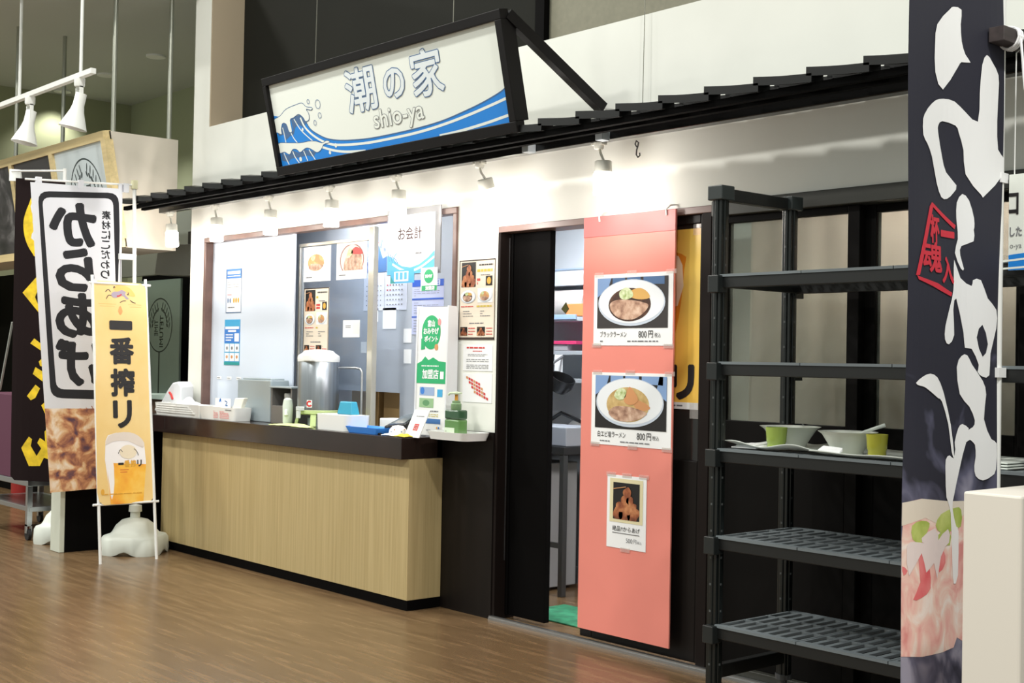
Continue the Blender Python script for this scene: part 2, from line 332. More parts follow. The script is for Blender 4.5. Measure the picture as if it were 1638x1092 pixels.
import json
D = json.loads("""{"sign_corner": [[0.0018, 0.0038], [1.9785, -0.0051], [1.9827, 0.4496], [-0.0054, 0.456]], "sign": {"blue": [[-0.0032, 0.286], [-0.0126, 0.202], [-0.0055, 0.0012], [1.9751, -0.0021], [1.977, 0.1601], [1.9262, 0.141], [1.8134, 0.1149], [1.6861, 0.0933], [1.489, 0.0674], [1.286, 0.0562], [1.0749, 0.0526], [0.8546, 0.0547], [0.6428, 0.0707], [0.505, 0.0939], [0.4162, 0.127], [0.3449, 0.1676], [0.3096, 0.2178], [0.2685, 0.2506], [0.0976, 0.2635]], "edge": [[1.9773, 0.1615], [1.9265, 0.1425], [1.8139, 0.1171], [1.6866, 0.0956], [1.4896, 0.0698], [1.2866, 0.0586], [1.0755, 0.0551], [0.8553, 0.0573], [0.6435, 0.0733], [0.5058, 0.0965], [0.417, 0.1297], [0.3457, 0.1702], [0.3104, 0.2204]], "slate1": [[0.0033, 0.1953], [0.0512, 0.2036], [0.0879, 0.2338], [0.1272, 0.2177], [0.1405, 0.1768], [0.173, 0.1794], [0.1711, 0.2447], [0.2534, 0.2572], [0.2946, 0.2518], [0.3136, 0.2035], [0.2821, 0.1845], [0.238, 0.2084], [0.1989, 0.1948], [0.1741, 0.1606], [0.1339, 0.1561], [0.0839, 0.1385], [0.0769, 0.1722], [0.022, 0.1694]], "foam1": [[-0.0116, 0.2606], [0.0662, 0.277], [0.1376, 0.3049], [0.237, 0.3146], [0.3063, 0.3161], [0.341, 0.2913], [0.3963, 0.2793], [0.3842, 0.2673], [0.3369, 0.2782], [0.3545, 0.2531], [0.3477, 0.2202], [0.3123, 0.2156], [0.2954, 0.2379], [0.2548, 0.2616], [0.2025, 0.25], [0.1612, 0.2413], [0.1629, 0.1806], [0.1326, 0.1796], [0.1167, 0.2237], [0.0788, 0.2331], [0.0547, 0.2032], [0.051, 0.1753], [0.0106, 0.1897], [-0.0132, 0.2001]], "slate2": [[0.0097, 0.0759], [0.0919, 0.0527], [0.1349, 0.0763], [0.2061, 0.0525], [0.2624, 0.0668], [0.3656, 0.0434], [0.3323, 0.0176], [0.2775, 0.0327], [0.1996, 0.0318], [0.1032, 0.0326], [0.0716, 0.0171], [0.0085, 0.0332]], "foam2": [[-0.0054, 0.1299], [0.1052, 0.1219], [0.2237, 0.1083], [0.3093, 0.1076], [0.3827, 0.0991], [0.4363, 0.0838], [0.4798, 0.0914], [0.5072, 0.0846], [0.503, 0.0761], [0.4496, 0.0732], [0.4175, 0.0495], [0.3726, 0.0389], [0.3283, 0.0594], [0.29, 0.0729], [0.2549, 0.0704], [0.2075, 0.057], [0.1787, 0.0761], [0.1363, 0.0808], [0.0968, 0.0569], [0.0512, 0.0761], [-0.0026, 0.0772]], "lines": [[[0.2657, 0.2418], [0.2986, 0.1825], [0.3813, 0.1221], [0.4985, 0.0721], [0.6367, 0.05], [0.8494, 0.0362], [1.07, 0.0346], [1.2812, 0.0378], [1.4847, 0.0503], [1.6806, 0.0705], [1.8687, 0.0957], [1.9778, 0.1125]], [[0.4296, 0.0618], [0.5353, 0.0319], [0.657, 0.0113], [0.8235, -0.0018]], [[1.4463, 0.0016], [1.6021, 0.0053], [1.7906, 0.0173], [1.9123, 0.0287], [1.9777, 0.0354]], [[0.2002, 0.2428], [0.2531, 0.1742], [0.3502, 0.1029]], [[0.0714, 0.2105], [0.0769, 0.1722], [0.0795, 0.1248]], [[0.1426, 0.1831], [0.165, 0.143], [0.2005, 0.1063]], [[0.041, 0.0724], [0.053, 0.0427], [0.0758, 0.0024]], [[0.1334, 0.0717], [0.1489, 0.0372], [0.1812, 0.001]], [[0.2438, 0.0623], [0.2559, 0.035], [0.2686, 0.004]], [[0.2988, 0.0627], [0.3201, 0.0327], [0.3446, 0.0025]]], "bub": [[0.3686, 0.3148, 0.011604480618905634], [0.4559, 0.2892, 0.023208961237811267], [0.4572, 0.2287, 0.01450560077363204], [0.4008, 0.1962, 0.013055040696268835]], "dots": [[0.271, 0.1766, 0.008703360464179225], [0.4972, 0.0244, 0.010153920541542428], [0.2012, 0.0204, 0.013055040696268835], [0.5618, 0.0559, 0.011604480618905634]]}, "signtxt": [[0.737, 0.201, 0.9909, 0.417], [1.0688, 0.2282, 1.2334, 0.3671], [1.3055, 0.2026, 1.539, 0.4188], [0.9357, 0.0708, 1.3524, 0.188]], "noodle": [[[0.23, 2.3801], [0.2539, 2.3944], [0.2946, 2.3926], [0.2919, 2.3498], [0.2993, 2.2991], [0.3188, 2.2634], [0.3444, 2.2429], [0.3008, 2.2376], [0.2827, 2.2184], [0.208, 2.1421], [0.1606, 2.1856], [0.1551, 2.2672], [0.1654, 2.3263]], [[0.1245, 2.0789], [0.1649, 2.1038], [0.2123, 2.1159], [0.2729, 2.1165], [0.3292, 2.0921], [0.3891, 2.0708], [0.3934, 2.1572], [0.4015, 2.2444], [0.4238, 2.278], [0.4528, 2.2596], [0.4865, 2.2249], [0.4878, 2.1714], [0.4833, 2.0837], [0.492, 1.9977], [0.5257, 1.9748], [0.5269, 1.9278], [0.4368, 1.8529], [0.4174, 1.8529], [0.34, 1.9073], [0.3258, 1.9774], [0.2997, 2.0262], [0.2808, 2.0464], [0.2079, 2.0494], [0.1844, 2.0334], [0.1849, 2.0112], [0.2104, 1.9442], [0.2355, 1.9023], [0.2949, 1.87], [0.2795, 1.8458], [0.2435, 1.8248], [0.2073, 1.8258], [0.1767, 1.864], [0.1455, 1.9366], [0.1155, 1.9707], [0.0884, 1.9924], [0.0873, 2.0391], [0.1074, 2.0639]], [[0.2973, 1.773], [0.2986, 1.8185], [0.3264, 1.8472], [0.3607, 1.831], [0.3872, 1.7809], [0.3905, 1.7516], [0.3879, 1.7443], [0.3888, 1.7098], [0.327, 1.6915], [0.3211, 1.6637], [0.3418, 1.6239], [0.3261, 1.623], [0.2911, 1.6684], [0.307, 1.7105], [0.3021, 1.751]], [[0.2865, 1.6477], [0.3228, 1.5954], [0.3827, 1.5746], [0.389, 1.5923], [0.4293, 1.5945], [0.4647, 1.5405], [0.5096, 1.5073], [0.511, 1.451], [0.4825, 1.373], [0.4772, 1.3064], [0.4432, 1.3012], [0.4158, 1.3163], [0.422, 1.3372], [0.3847, 1.385], [0.3475, 1.3876], [0.3399, 1.432], [0.2983, 1.5328], [0.2798, 1.498], [0.2842, 1.4236], [0.2503, 1.3957], [0.2246, 1.4086], [0.2274, 1.4489], [0.2725, 1.5316], [0.2842, 1.5797]], [[0.2992, 1.3289], [0.3285, 1.3628], [0.3608, 1.3652], [0.3868, 1.3374], [0.4431, 1.2887], [0.4609, 1.2469], [0.4497, 1.1727], [0.4885, 1.111], [0.5172, 1.0968], [0.5134, 1.0182], [0.4913, 0.9981], [0.4468, 0.9868], [0.4096, 1.0017], [0.4015, 1.0322], [0.4082, 1.0602], [0.4036, 1.0961], [0.3815, 1.1099], [0.3591, 1.1367], [0.3914, 1.1492], [0.4019, 1.1697], [0.3718, 1.2115], [0.3171, 1.2491]], [[0.2343, 1.057], [0.2582, 1.069], [0.2829, 1.0589], [0.2927, 1.0863], [0.2887, 1.1068], [0.3089, 1.1471], [0.3335, 1.1596], [0.3697, 1.1458], [0.3628, 1.1329], [0.3956, 1.1284], [0.3887, 1.1097], [0.3563, 1.105], [0.319, 1.0224], [0.2925, 0.9533], [0.2829, 0.9132], [0.3089, 0.8561], [0.3234, 0.8402], [0.3266, 0.7101], [0.3024, 0.6866], [0.2904, 0.7504], [0.2728, 0.8991], [0.2438, 0.9467], [0.2354, 1.0112]], [[0.048, 1.2819], [0.0857, 1.3003], [0.1278, 1.3085], [0.1736, 1.2976], [0.2093, 1.261], [0.229, 1.2275], [0.2624, 1.1598], [0.2877, 1.0646], [0.2707, 1.0787], [0.2471, 1.1601], [0.2039, 1.2276], [0.1787, 1.2378], [0.1291, 1.2578], [0.0924, 1.2709], [0.0684, 1.2741]]], "noodle_hole": [[0.4394, 1.4592], [0.4681, 1.4007], [0.4417, 1.3618], [0.4106, 1.4201]], "noodle_red": [[[0.1446, 1.805], [0.1616, 1.7993], [0.2943, 1.7504], [0.2875, 1.7386], [0.1517, 1.7911], [0.0605, 1.5881], [0.0378, 1.5868], [0.1282, 1.7907]], [[0.0443, 1.5872], [0.0672, 1.5832], [0.1807, 1.5714], [0.2745, 1.5487], [0.2677, 1.5373], [0.1472, 1.5605], [0.0543, 1.5753]]], "noodle_redtxt": [[0.1331, 1.6885, 0.1905, 1.7665], [0.2046, 1.6909, 0.2845, 1.7369], [0.0821, 1.6038, 0.2061, 1.687], [0.2139, 1.5769, 0.2834, 1.6506]], "noodle_pic": [[-0.0126, 0.5153], [-0.007, 0.6717], [0.0014, 0.846], [0.0117, 0.9454], [0.0956, 0.9513], [0.1962, 0.9348], [0.265, 0.9327], [0.3356, 0.9268], [0.5195, 0.922], [0.5293, 0.5184], [0.4185, 0.485], [0.3311, 0.5243], [0.3106, 0.4973], [0.2342, 0.4946], [0.1065, 0.5009]], "noodle_green": [[[0.0486, 0.8778], [0.0971, 0.8887], [0.1437, 0.8784], [0.1309, 0.8542], [0.0987, 0.8244], [0.0528, 0.8386]], [[0.1808, 0.8687], [0.2141, 0.8991], [0.3005, 0.9122], [0.3361, 0.9044], [0.3373, 0.8541], [0.2671, 0.8443], [0.2154, 0.8444]], [[0.1984, 0.8402], [0.2669, 0.8517], [0.2751, 0.8033], [0.1854, 0.8176]]], "noodle_white": [[[0.0243, 0.8232], [0.0659, 0.8305], [0.1152, 0.8231], [0.165, 0.8264], [0.2505, 0.8125], [0.2171, 0.7751], [0.1947, 0.7135], [0.1733, 0.7607], [0.1271, 0.7379], [0.0994, 0.7958], [0.0359, 0.7376]], [[0.0983, 0.8387], [0.1776, 0.8617], [0.199, 0.8166], [0.1252, 0.8187]], [[0.1921, 0.8207], [0.26, 0.8522], [0.2679, 0.8112], [0.1996, 0.7947]]], "noodle_red2": [[[0.0832, 0.7865], [0.1255, 0.8044], [0.1467, 0.7541], [0.1549, 0.6904], [0.1025, 0.6689], [0.0569, 0.6684], [0.0948, 0.7142]], [[0.1862, 0.7868], [0.2338, 0.7919], [0.2485, 0.7541], [0.2079, 0.7304]], [[0.0034, 0.767], [0.0292, 0.7523], [0.0104, 0.74]]], "kara": {"w": 0.658, "corner": [[-0.0286, 2.4331], [0.5387, 2.454], [0.1404, 0.4116], [0.4469, 0.433], [0.1089, 0.9524], [0.4219, 1.0152]], "frame_out": [[0.0187, 2.3792], [0.5316, 2.4073], [0.5949, 1.016], [0.1304, 1.0304]], "frame_in": [[0.0466, 2.3401], [0.4961, 2.367], [0.5611, 1.0787], [0.1641, 1.0881]], "chars": [[0.0949, 2.0304, 0.3912, 2.3198], [0.1434, 1.7342, 0.3857, 2.0206], [0.1502, 1.4272, 0.4231, 1.7242], [0.1541, 1.1086, 0.4468, 1.4179]], "small": [[0.428, 1.8221, 0.4825, 2.2848]]}, "dark": {"w": 0.308, "corner": [[-0.0402, 2.5487], [0.2959, 2.5292], [-0.0142, 0.4275], [0.2348, 0.4163]], "circle": [[0.099, 2.4308], [0.0596, 2.3733], [0.03, 2.2849], [0.0226, 2.2188], [0.0337, 2.1397], [0.058, 2.074], [0.091, 2.0216], [0.1281, 1.9913], [0.309, 1.9934], [0.2983, 2.4325]], "scallop": [[0.0861, 2.4043], [0.0692, 2.3513], [0.0794, 2.3074], [0.0981, 2.2856], [0.0856, 2.2415], [0.1005, 2.1888], [0.0831, 2.1579], [0.0794, 2.127], [0.1071, 2.1053], [0.3062, 2.1075], [0.2989, 2.4061]], "yel": [[[0.0299, 1.7439], [0.1224, 1.855], [0.1423, 1.7806], [0.1168, 1.7144], [0.1456, 1.649], [0.1467, 1.6051]], [[0.0932, 1.3893], [0.1195, 1.4248], [0.1702, 1.3862], [0.1714, 1.338]], [[0.1551, 1.2632], [0.1728, 1.2811], [0.1786, 1.2286], [0.1649, 1.2327]], [[0.1166, 1.1749], [0.1335, 1.2234], [0.184, 1.1936], [0.1857, 1.1236]], [[0.0797, 1.0208], [0.1366, 1.1007], [0.1688, 1.0751], [0.1388, 1.0088], [0.1076, 0.9907]], [[0.048, 0.6566], [0.1004, 0.7366], [0.1234, 0.7196], [0.1155, 0.6713], [0.158, 0.6023], [0.1883, 0.6555], [0.1602, 0.6942], [0.1774, 0.7296], [0.2142, 0.7042], [0.2079, 0.774], [0.2475, 0.8186], [0.2534, 0.5784], [0.2079, 0.5904], [0.1823, 0.5329], [0.1055, 0.5311]], [[0.1808, 0.9571], [0.2073, 0.9839], [0.2264, 0.9406], [0.2464, 0.8623], [0.2094, 0.8965]]]}, "beer": {"corner": [[0.0027, 1.8043], [0.3702, 1.7957], [0.0045, 0.3776], [0.4066, 0.3785]], "legs": [[0.0218, 0.001], [0.4062, 0.0033]], "chars": [[0.1136, 1.4914, 0.2639, 1.5477], [0.1103, 1.267, 0.2728, 1.4401], [0.1123, 1.0591, 0.2745, 1.2373], [0.1242, 0.8558, 0.2511, 1.0319]], "emblem": [0.0877, 1.6676, 0.2907, 1.7834], "drop": [0.167, 1.5868, 0.2075, 1.6467], "glass": [[0.0659, 0.774], [0.0833, 0.8094], [0.138, 0.8242], [0.2227, 0.8263], [0.295, 0.8004], [0.3329, 0.7548], [0.3429, 0.6247], [0.3314, 0.5038], [0.3108, 0.3598], [0.0911, 0.3726], [0.0774, 0.5157], [0.0594, 0.6551]], "beerlevel": [[0.0715, 0.6348], [0.3427, 0.6166], [0.3314, 0.5038], [0.3151, 0.3595], [0.0911, 0.3726], [0.0811, 0.4957]], "foamtop": [[0.0654, 0.7462], [0.0831, 0.8015], [0.1464, 0.824], [0.2313, 0.8261], [0.295, 0.8004], [0.3329, 0.7548], [0.3192, 0.7227], [0.2215, 0.7699], [0.1159, 0.7687]]}}""")
# ------------------------------------------------------------------ materials
white_wall = M('white_wall', (232, 233, 226), 0.75, var=0.012, scale=3)
warm_wall = white_wall
black_wood = M('dark_brown_wood', (20, 15, 13), 0.5, spec=0.25, var=0.15, scale=6, stretch=(4, 4, .3))
near_black = M('near_black', (7, 6, 6), 0.7, spec=0.06)
black_panel = M('black_panel', (10, 8, 7), 0.6, spec=0.12)
frame_wood = M('frame_wood', (112, 86, 78), 0.4, var=0.1, scale=10)
grey_wall = M('grey_wall', (178, 182, 190), 0.7)
steel = M('steel', (180, 182, 184), 0.28, metal=0.9)
dark_steel = M('dark_steel', (90, 92, 94), 0.35, metal=0.8)
white_plastic = M('white_plastic', (235, 236, 234), 0.4)
white_paint = M('white_paint', (228, 230, 226), 0.45)
paper = M('paper', (240, 241, 242), 0.75)
ink = M('ink', (28, 26, 28), 0.6)
ink_grey = M('ink_grey', (120, 122, 126), 0.7)
ink_red = M('ink_red', (205, 62, 58), 0.7)
blue_ink = M('blue_ink', (24, 132, 222), 0.55)
slate_ink = M('slate_ink', (72, 106, 150), 0.6)
tape = glassy('clear_tape', (255, 252, 250), 0.12, 0.3, haze=0.16)

# floor: wood-look vinyl, streaked grain
fm = bpy.data.materials.new('wood_look_floor'); fm.use_nodes = True; nt = fm.node_tree; b = nt.nodes['Principled BSDF']
tc = nt.nodes.new('ShaderNodeTexCoord'); mp = nt.nodes.new('ShaderNodeMapping'); mp.inputs['Scale'].default_value = (1.1, 11.0, 1)
nt.links.new(tc.outputs['Object'], mp.inputs[0])
n1 = nt.nodes.new('ShaderNodeTexNoise'); n1.inputs['Scale'].default_value = 2.2; n1.inputs['Detail'].default_value = 7; n1.inputs['Roughness'].default_value = 0.62
nt.links.new(mp.outputs[0], n1.inputs['Vector'])
rp = nt.nodes.new('ShaderNodeValToRGB')
rp.color_ramp.elements.new(.5)
for e, (p, c) in zip(rp.color_ramp.elements, ((0.28, (90, 70, 48)), (0.5, (110, 87, 61)), (0.74, (132, 107, 78)))): e.position = p; e.color = rgb(c)
bk = nt.nodes.new('ShaderNodeTexBrick'); bk.inputs['Scale'].default_value = 1.0; bk.inputs['Mortar Size'].default_value = 0.0012; bk.inputs['Brick Width'].default_value = 0.9; bk.inputs['Row Height'].default_value = 0.15
bk.inputs['Color1'].default_value = (1, 1, 1, 1); bk.inputs['Color2'].default_value = (0.93, 0.93, 0.93, 1); bk.inputs['Mortar'].default_value = (0.8, 0.78, 0.76, 1)
nt.links.new(tc.outputs['Object'], bk.inputs['Vector'])
mxc = nt.nodes.new('ShaderNodeMix'); mxc.data_type = 'RGBA'; mxc.blend_type = 'MULTIPLY'; mxc.inputs[0].default_value = 1.0
nt.links.new(n1.outputs[0], rp.inputs[0]); nt.links.new(rp.outputs[0], mxc.inputs[6]); nt.links.new(bk.outputs[0], mxc.inputs[7]); nt.links.new(mxc.outputs[2], b.inputs['Base Color'])
b.inputs['Roughness'].default_value = 0.27; b.inputs['Specular IOR Level'].default_value = 0.45

# ------------------------------------------------------------------ setting
struct(MB().box((-10, -7.5, -0.06), (8, 4.5, 0)).done('floor', fm))
w = MB()
w.box((-3.14, 0, 2.145), (-0.34, 0.1, 2.924)); w.box((-0.34, 0, 0.0), (0.005, 0.1, 2.924)); w.box((0.005, 0, 2.016), (5.2, 0.1, 2.924))
w.box((-3.14, 0.045, 0.0), (-0.34, 0.1, 0.90)); w.box((-3.37, 0, 0), (-3.14, 0.25, 4.0))
struct(w.done('wall_front', white_wall))
tan = M('shaded_side_tan', (176, 160, 136), 0.7)
struct(MB().box((-3.139, 0.001, 2.924), (-3.125, 0.25, 4.0)).done('column_side', tan))  # sheet over the white column's right side, its shade put into the tan colour
struct(MB().box((-3.14, 0.25, 2.3), (0.0, 0.33, 4.4)).done('wall_back', M('charcoal_wall', (32, 32, 28), 0.7, spec=0.1, var=0.03, scale=2)))
struct(MB().box((0.0, 0.22, 2.3), (0.07, 0.33, 4.4)).done('gap_strip', near_black))  # black strip put in for the dark gap between the two rear walls
struct(MB().box((0.07, 0.26, 2.3), (5.2, 0.34, 4.4)).done('wall_rear', M('khaki_grey_wall', (132, 129, 112), 0.75, var=0.03, scale=30)))
struct(MB().box((-8.2, 1.7, 0), (-3.37, 1.8, 4.0)).done('wall_far', M('green_wall', (158, 164, 136), 0.8)))
struct(MB().box((-8.2, -1.7, 0), (-8.1, 1.8, 4.0)).done('wall_left', M('green_wall2', (150, 154, 124), 0.8)))
struct(MB().box((-8.2, -1.6, 4.0), (-3.14, 1.8, 4.06)).done('ceiling', M('ceiling_grey', (186, 190, 182), 0.85)))
struct(MB().box((-3.3, 0.02, 2.42), (5.2, 3.0, 2.46)).done('ceiling_kitchen', M('kitchen_white', (220, 222, 222), 0.8)))
struct(MB().box((-3.4, 1.9, 0), (5.2, 1.98, 2.45)).done('wall_kitchen', M('kitchen_wall', (196, 200, 204), 0.8)))
struct(MB().box((-0.43, -0.014, 0), (0.0, 0.0, 0.955)).done('trim_3', black_wood))
struct(MB().box((-3.13, 0.25, 0), (-3.06, 1.9, 2.42)).done('wall_side', grey_wall))
area('hatch_lamp', (-1.5, 0.18, 2.38), 0.3, 24, (0.93, 0.97, 1.0))
area('kitchen_lamp', (-0.3, 0.35, 2.38), 0.4, 85, (0.95, 0.98, 1.0))
area('dining_lamp', (2.4, 0.9, 2.38), 0.9, 75, (1.0, 0.94, 0.92))

# black kerb under the stall and door track
struct(MB().box((0.0, -0.03, 0), (5.2, 0.0, 0.012)).mat(steel).box((0.0, -0.026, 0.012), (5.2, -0.004, 0.02)).done('trim_4', steel))

# serving hatch window
win = struct(bpy.data.objects.new('window_1', None)); COL.objects.link(win)
f = MB(); fr = 0.034
f.box((-3.155, -0.012, 2.111), (-0.34, 0.06, 2.145)); f.box((-3.155, -0.012, 0.92), (-3.125, 0.06, 2.111)); f.box((-0.372, -0.012, 0.92), (-0.34, 0.13, 2.111))
f.done('window_frame', frame_wood, win, bevel=.003)
board = M('white_board', (214, 224, 238), 0.16, spec=0.5)
MB().box((-3.125, 0.045, 0.93), (-2.05, 0.055, 2.111)).done('white_panel', board, win)
MB().box((-2.06, 0.105, 0.93), (-1.27, 0.111, 2.03)).done('glass_pane', glassy('window_glass', (235, 240, 246), 0.1, 0.03, haze=0.05), win)
sf = MB(); sf.box((-1.30, 0.09, 0.92), (-1.245, 0.125, 2.111)); sf.box((-2.08, 0.09, 2.03), (-1.30, 0.125, 2.05)); sf.box((-2.08, 0.09, 0.92), (-2.06, 0.125, 2.03))
sf.done('sash', M('sash_metal', (205, 200, 186), 0.25, metal=0.6), win, bevel=.003)
struct(MB().box((-3.06, 0.34, 1.12), (-1.3, 0.38, 2.42)).box((-1.3, 0.34, 0.90), (-0.02, 0.38, 2.42)).done('partition', M('partition_grey', (174, 180, 190), 0.75)))

# sliding door
door = struct(bpy.data.objects.new('door_1', None)); COL.objects.link(door)
d = MB(); d.box((0.0, -0.008, 1.984), (1.42, 0.13, 2.016)).done('head_frame', M('head_frame_wood', (120, 98, 92), .4), door, bevel=.003)
d = MB(); d.box((0.0, -0.008, 0.0), (0.02, 0.13, 1.984)); d.box((1.365, -0.008, 0.0), (1.42, 0.13, 1.984))
d.done('side_frame', M('side_frame_wood', (24, 17, 15), .6, spec=.15), door, bevel=.003)
lf = MB(); lf.box((0.02, 0.07, 0.02), (0.315, 0.105, 1.984)); lf.box((0.024, 0.06, 0.02), (0.04, 0.07, 1.984)); lf.done('door_leaf', near_black, door, bevel=.004)
MB().box((0.0215, 0.052, 0.3), (0.0235, 0.056, 1.96)).done('door_edge_strip', steel, door)
rl = MB(); rl.box((0.62, 0.02, 0.02), (0.70, 0.055, 1.984)); rl.box((1.335, 0.02, 0.02), (1.365, 0.055, 1.984)); rl.box((0.70, 0.02, 0.02), (1.335, 0.055, 0.9)); rl.box((0.70, 0.02, 1.945), (1.335, 0.055, 1.984))
rl.done('door_leaf', black_wood, door, bevel=.004)
MB().box((0.70, 0.033, 0.9), (1.335, 0.039, 1.945)).done('door_glass', M('smoked_glass', (40, 38, 36), 0.12), door)

# dark framed glazed partition to the right of the door
win2 = struct(bpy.data.objects.new('window_2', None)); COL.objects.link(win2)
hf = MB(); hf.box((1.42, -0.012, 1.965), (5.2, 0.13, 2.03)); hf.box((1.42, 0.0, 0.0), (5.2, 0.12, 0.05))
hf.done('window_frame', M('header_wood', (50, 50, 44), 0.45), win2, bevel=.003)
glz = glassy('partition_glass', (222, 226, 214), 0.14, 0.03, haze=0.12)
for (a, bb_, yy) in ((1.421, 2.14, 0.03), (2.125, 2.82, 0.075), (2.80, 3.62, 0.03), (3.60, 4.42, 0.075), (4.40, 5.15, 0.03)):
    s = MB(); s.box((a, yy, 0.05), (a+.06, yy+.04, 1.965)); s.box((bb_-.055, yy, 0.05), (bb_, yy+.04, 1.965)); s.box((a+.06, yy, 1.935), (bb_-.055, yy+.04, 1.965)); s.box((a+.06, yy, 0.05), (bb_-.055, yy+.04, 1.088))
    sash = s.done('sash', black_panel, win2, bevel=.003)
    MB().box((a+.06, yy+.017, 1.088), (bb_-.055, yy+.023, 1.935)).done('pane', glz, sash)
cm = MB(); n = 240
cv = []
for i in range(n+1):
    x = 1.38+i*3.8/n; y = 0.32+0.007*math.sin(x*17)+0.004*math.sin(x*41+1)
    cv.append((x, y))
for (x0, y0), (x1, y1) in zip(cv, cv[1:]):
    v = [cm.bm.verts.new(p) for p in ((x0, y0, 0.9), (x1, y1, 0.9), (x1, y1, 2.3), (x0, y0, 2.3))]; cm.face(v)
bmesh.ops.remove_doubles(cm.bm, verts=cm.bm.verts[:], dist=1e-5)
cmat = M('curtain_cloth', (200, 199, 188), 0.85); nt = cmat.node_tree
tl = nt.nodes.new('ShaderNodeBsdfTranslucent'); tl.inputs[0].default_value = rgb((222, 212, 212)); mxs = nt.nodes.new('ShaderNodeMixShader'); mxs.inputs[0].default_value = .55
nt.links.new(nt.nodes['Principled BSDF'].outputs[0], mxs.inputs[1]); nt.links.new(tl.outputs[0], mxs.inputs[2]); nt.links.new(mxs.outputs[0], nt.nodes['Material Output'].inputs[0])
tag(cm.done('curtain', cmat, smooth=True, solid=0.002), 'pale grey beige curtain hanging behind the dark framed windows', 'curtain')
# ------------------------------------------------------------------ service counter
laminate = bpy.data.materials.new('beige_wood_laminate'); laminate.use_nodes = True; nt = laminate.node_tree; b = nt.nodes['Principled BSDF']
tc = nt.nodes.new('ShaderNodeTexCoord'); mp = nt.nodes.new('ShaderNodeMapping'); mp.inputs['Scale'].default_value = (60, 60, 1.2)
nz = nt.nodes.new('ShaderNodeTexNoise'); nz.inputs['Scale'].default_value = 1.0; nz.inputs['Detail'].default_value = 6; nz.inputs['Roughness'].default_value = .6
rp = nt.nodes.new('ShaderNodeValToRGB'); rp.color_ramp.elements[0].position = .3; rp.color_ramp.elements[1].position = .7
rp.color_ramp.elements[0].color = rgb((172, 152, 106)); rp.color_ramp.elements[1].color = rgb((192, 172, 126))
nt.links.new(tc.outputs['Object'], mp.inputs[0]); nt.links.new(mp.outputs[0], nz.inputs['Vector']); nt.links.new(nz.outputs[0], rp.inputs[0]); nt.links.new(rp.outputs[0], b.inputs['Base Color'])
b.inputs['Roughness'].default_value = 0.5
ct = thing('service_counter', 'wood-fronted serving counter with dark brown top under the hatch', 'counter', (-1.85, -0.12, 0))
MB().box((-3.135, -0.287, 0.797), (-0.424, 0.04, 0.912)).box((-3.62, -0.287, 0.797), (-3.135, -0.003, 0.912)).box((-0.8, -0.05, 0.80), (-0.424, 0.0, 0.911)).done('worktop', M('dark_brown_top', (44, 33, 29), 0.18, spec=0.6, var=0.08, scale=5), ct, bevel=.003)
MB().box((-3.262, -0.237, 0.056), (-0.418, -0.015, 0.797)).done('front_panel', laminate, ct)
MB().box((-3.262, -0.234, 0.0), (-0.418, -0.016, 0.056)).done('toe_kick', near_black, ct)
dv = thing('partition_stub', 'low black dividing panel with white front edge at the left of the counter', 'partition', (-3.45, -0.5, 0))
MB().box((-3.52, -0.87, 0), (-3.372, -0.02, 0.79)).done('side_panel', near_black, dv)
MB().box((-3.525, -0.905, 0), (-3.37, -0.87, 0.80)).done('front_edge', M('pale_edge', (205, 210, 196), 0.5), dv, bevel=.004)

# ------------------------------------------------------------------ tiled canopy
can = thing('tiled_canopy', 'long black tiled canopy over the stall front', 'canopy', (0.5, -0.25, 2.33))
tile_m = M('black_tile', (10, 10, 10), 0.35, spec=0.35)
PITCHX = 0.2385
def tile_mesh(depth):
    m = MB(); n = 6; W_ = 0.262
    top, bot = [], []
    for i in range(n+1):
        t = i/n; x = t*W_; z = 0.026*(1-t)-0.003*math.sin(t*PI)
        top.append((x, z+0.032)); bot.append((x, z))
    L = top+bot[::-1]
    m.prism([(x, 0, z) for x, z in L], (0, depth, 0.012))
    bmesh.ops.recalc_face_normals(m.bm, faces=m.bm.faces[:])
    me = bpy.data.meshes.new('roof_tile'); m.bm.to_mesh(me); m.bm.free(); me.materials.append(tile_m)
    return me
tm = tile_mesh(0.072)
for row, (y0, z0) in enumerate(((-0.50, 2.342), (-0.372, 2.353), (-0.248, 2.364), (-0.124, 2.375))):
    for i in range(33):
        o = bpy.data.objects.new('roof_tile', tm); COL.objects.link(o)
        o.parent = can; o.matrix_parent_inverse = world_of(can).inverted()
        o.location = (-3.462+i*PITCHX, y0, z0)
for y, z in ((-0.47, 2.318), (-0.34, 2.329), (-0.09, 2.35)):
    MB().box((-3.43, y-.014, z), (4.45, y+.014, z+.026)).done('batten', M('batten_black', (6, 6, 6), .9, spec=.05), can)
MB().box((-3.40, -0.238, 2.318), (4.45, -0.182, 2.366)).done('lamp_beam', M('black_beam', (12, 12, 12), 0.25), can, bevel=.003)
for x in (0.49, 0.98):
    MB().box((x, -0.29, 2.31), (x+.045, -0.24, 2.35)).done('bracket', M('grey_bracket', (170, 180, 186), 0.5), can, bevel=.003)

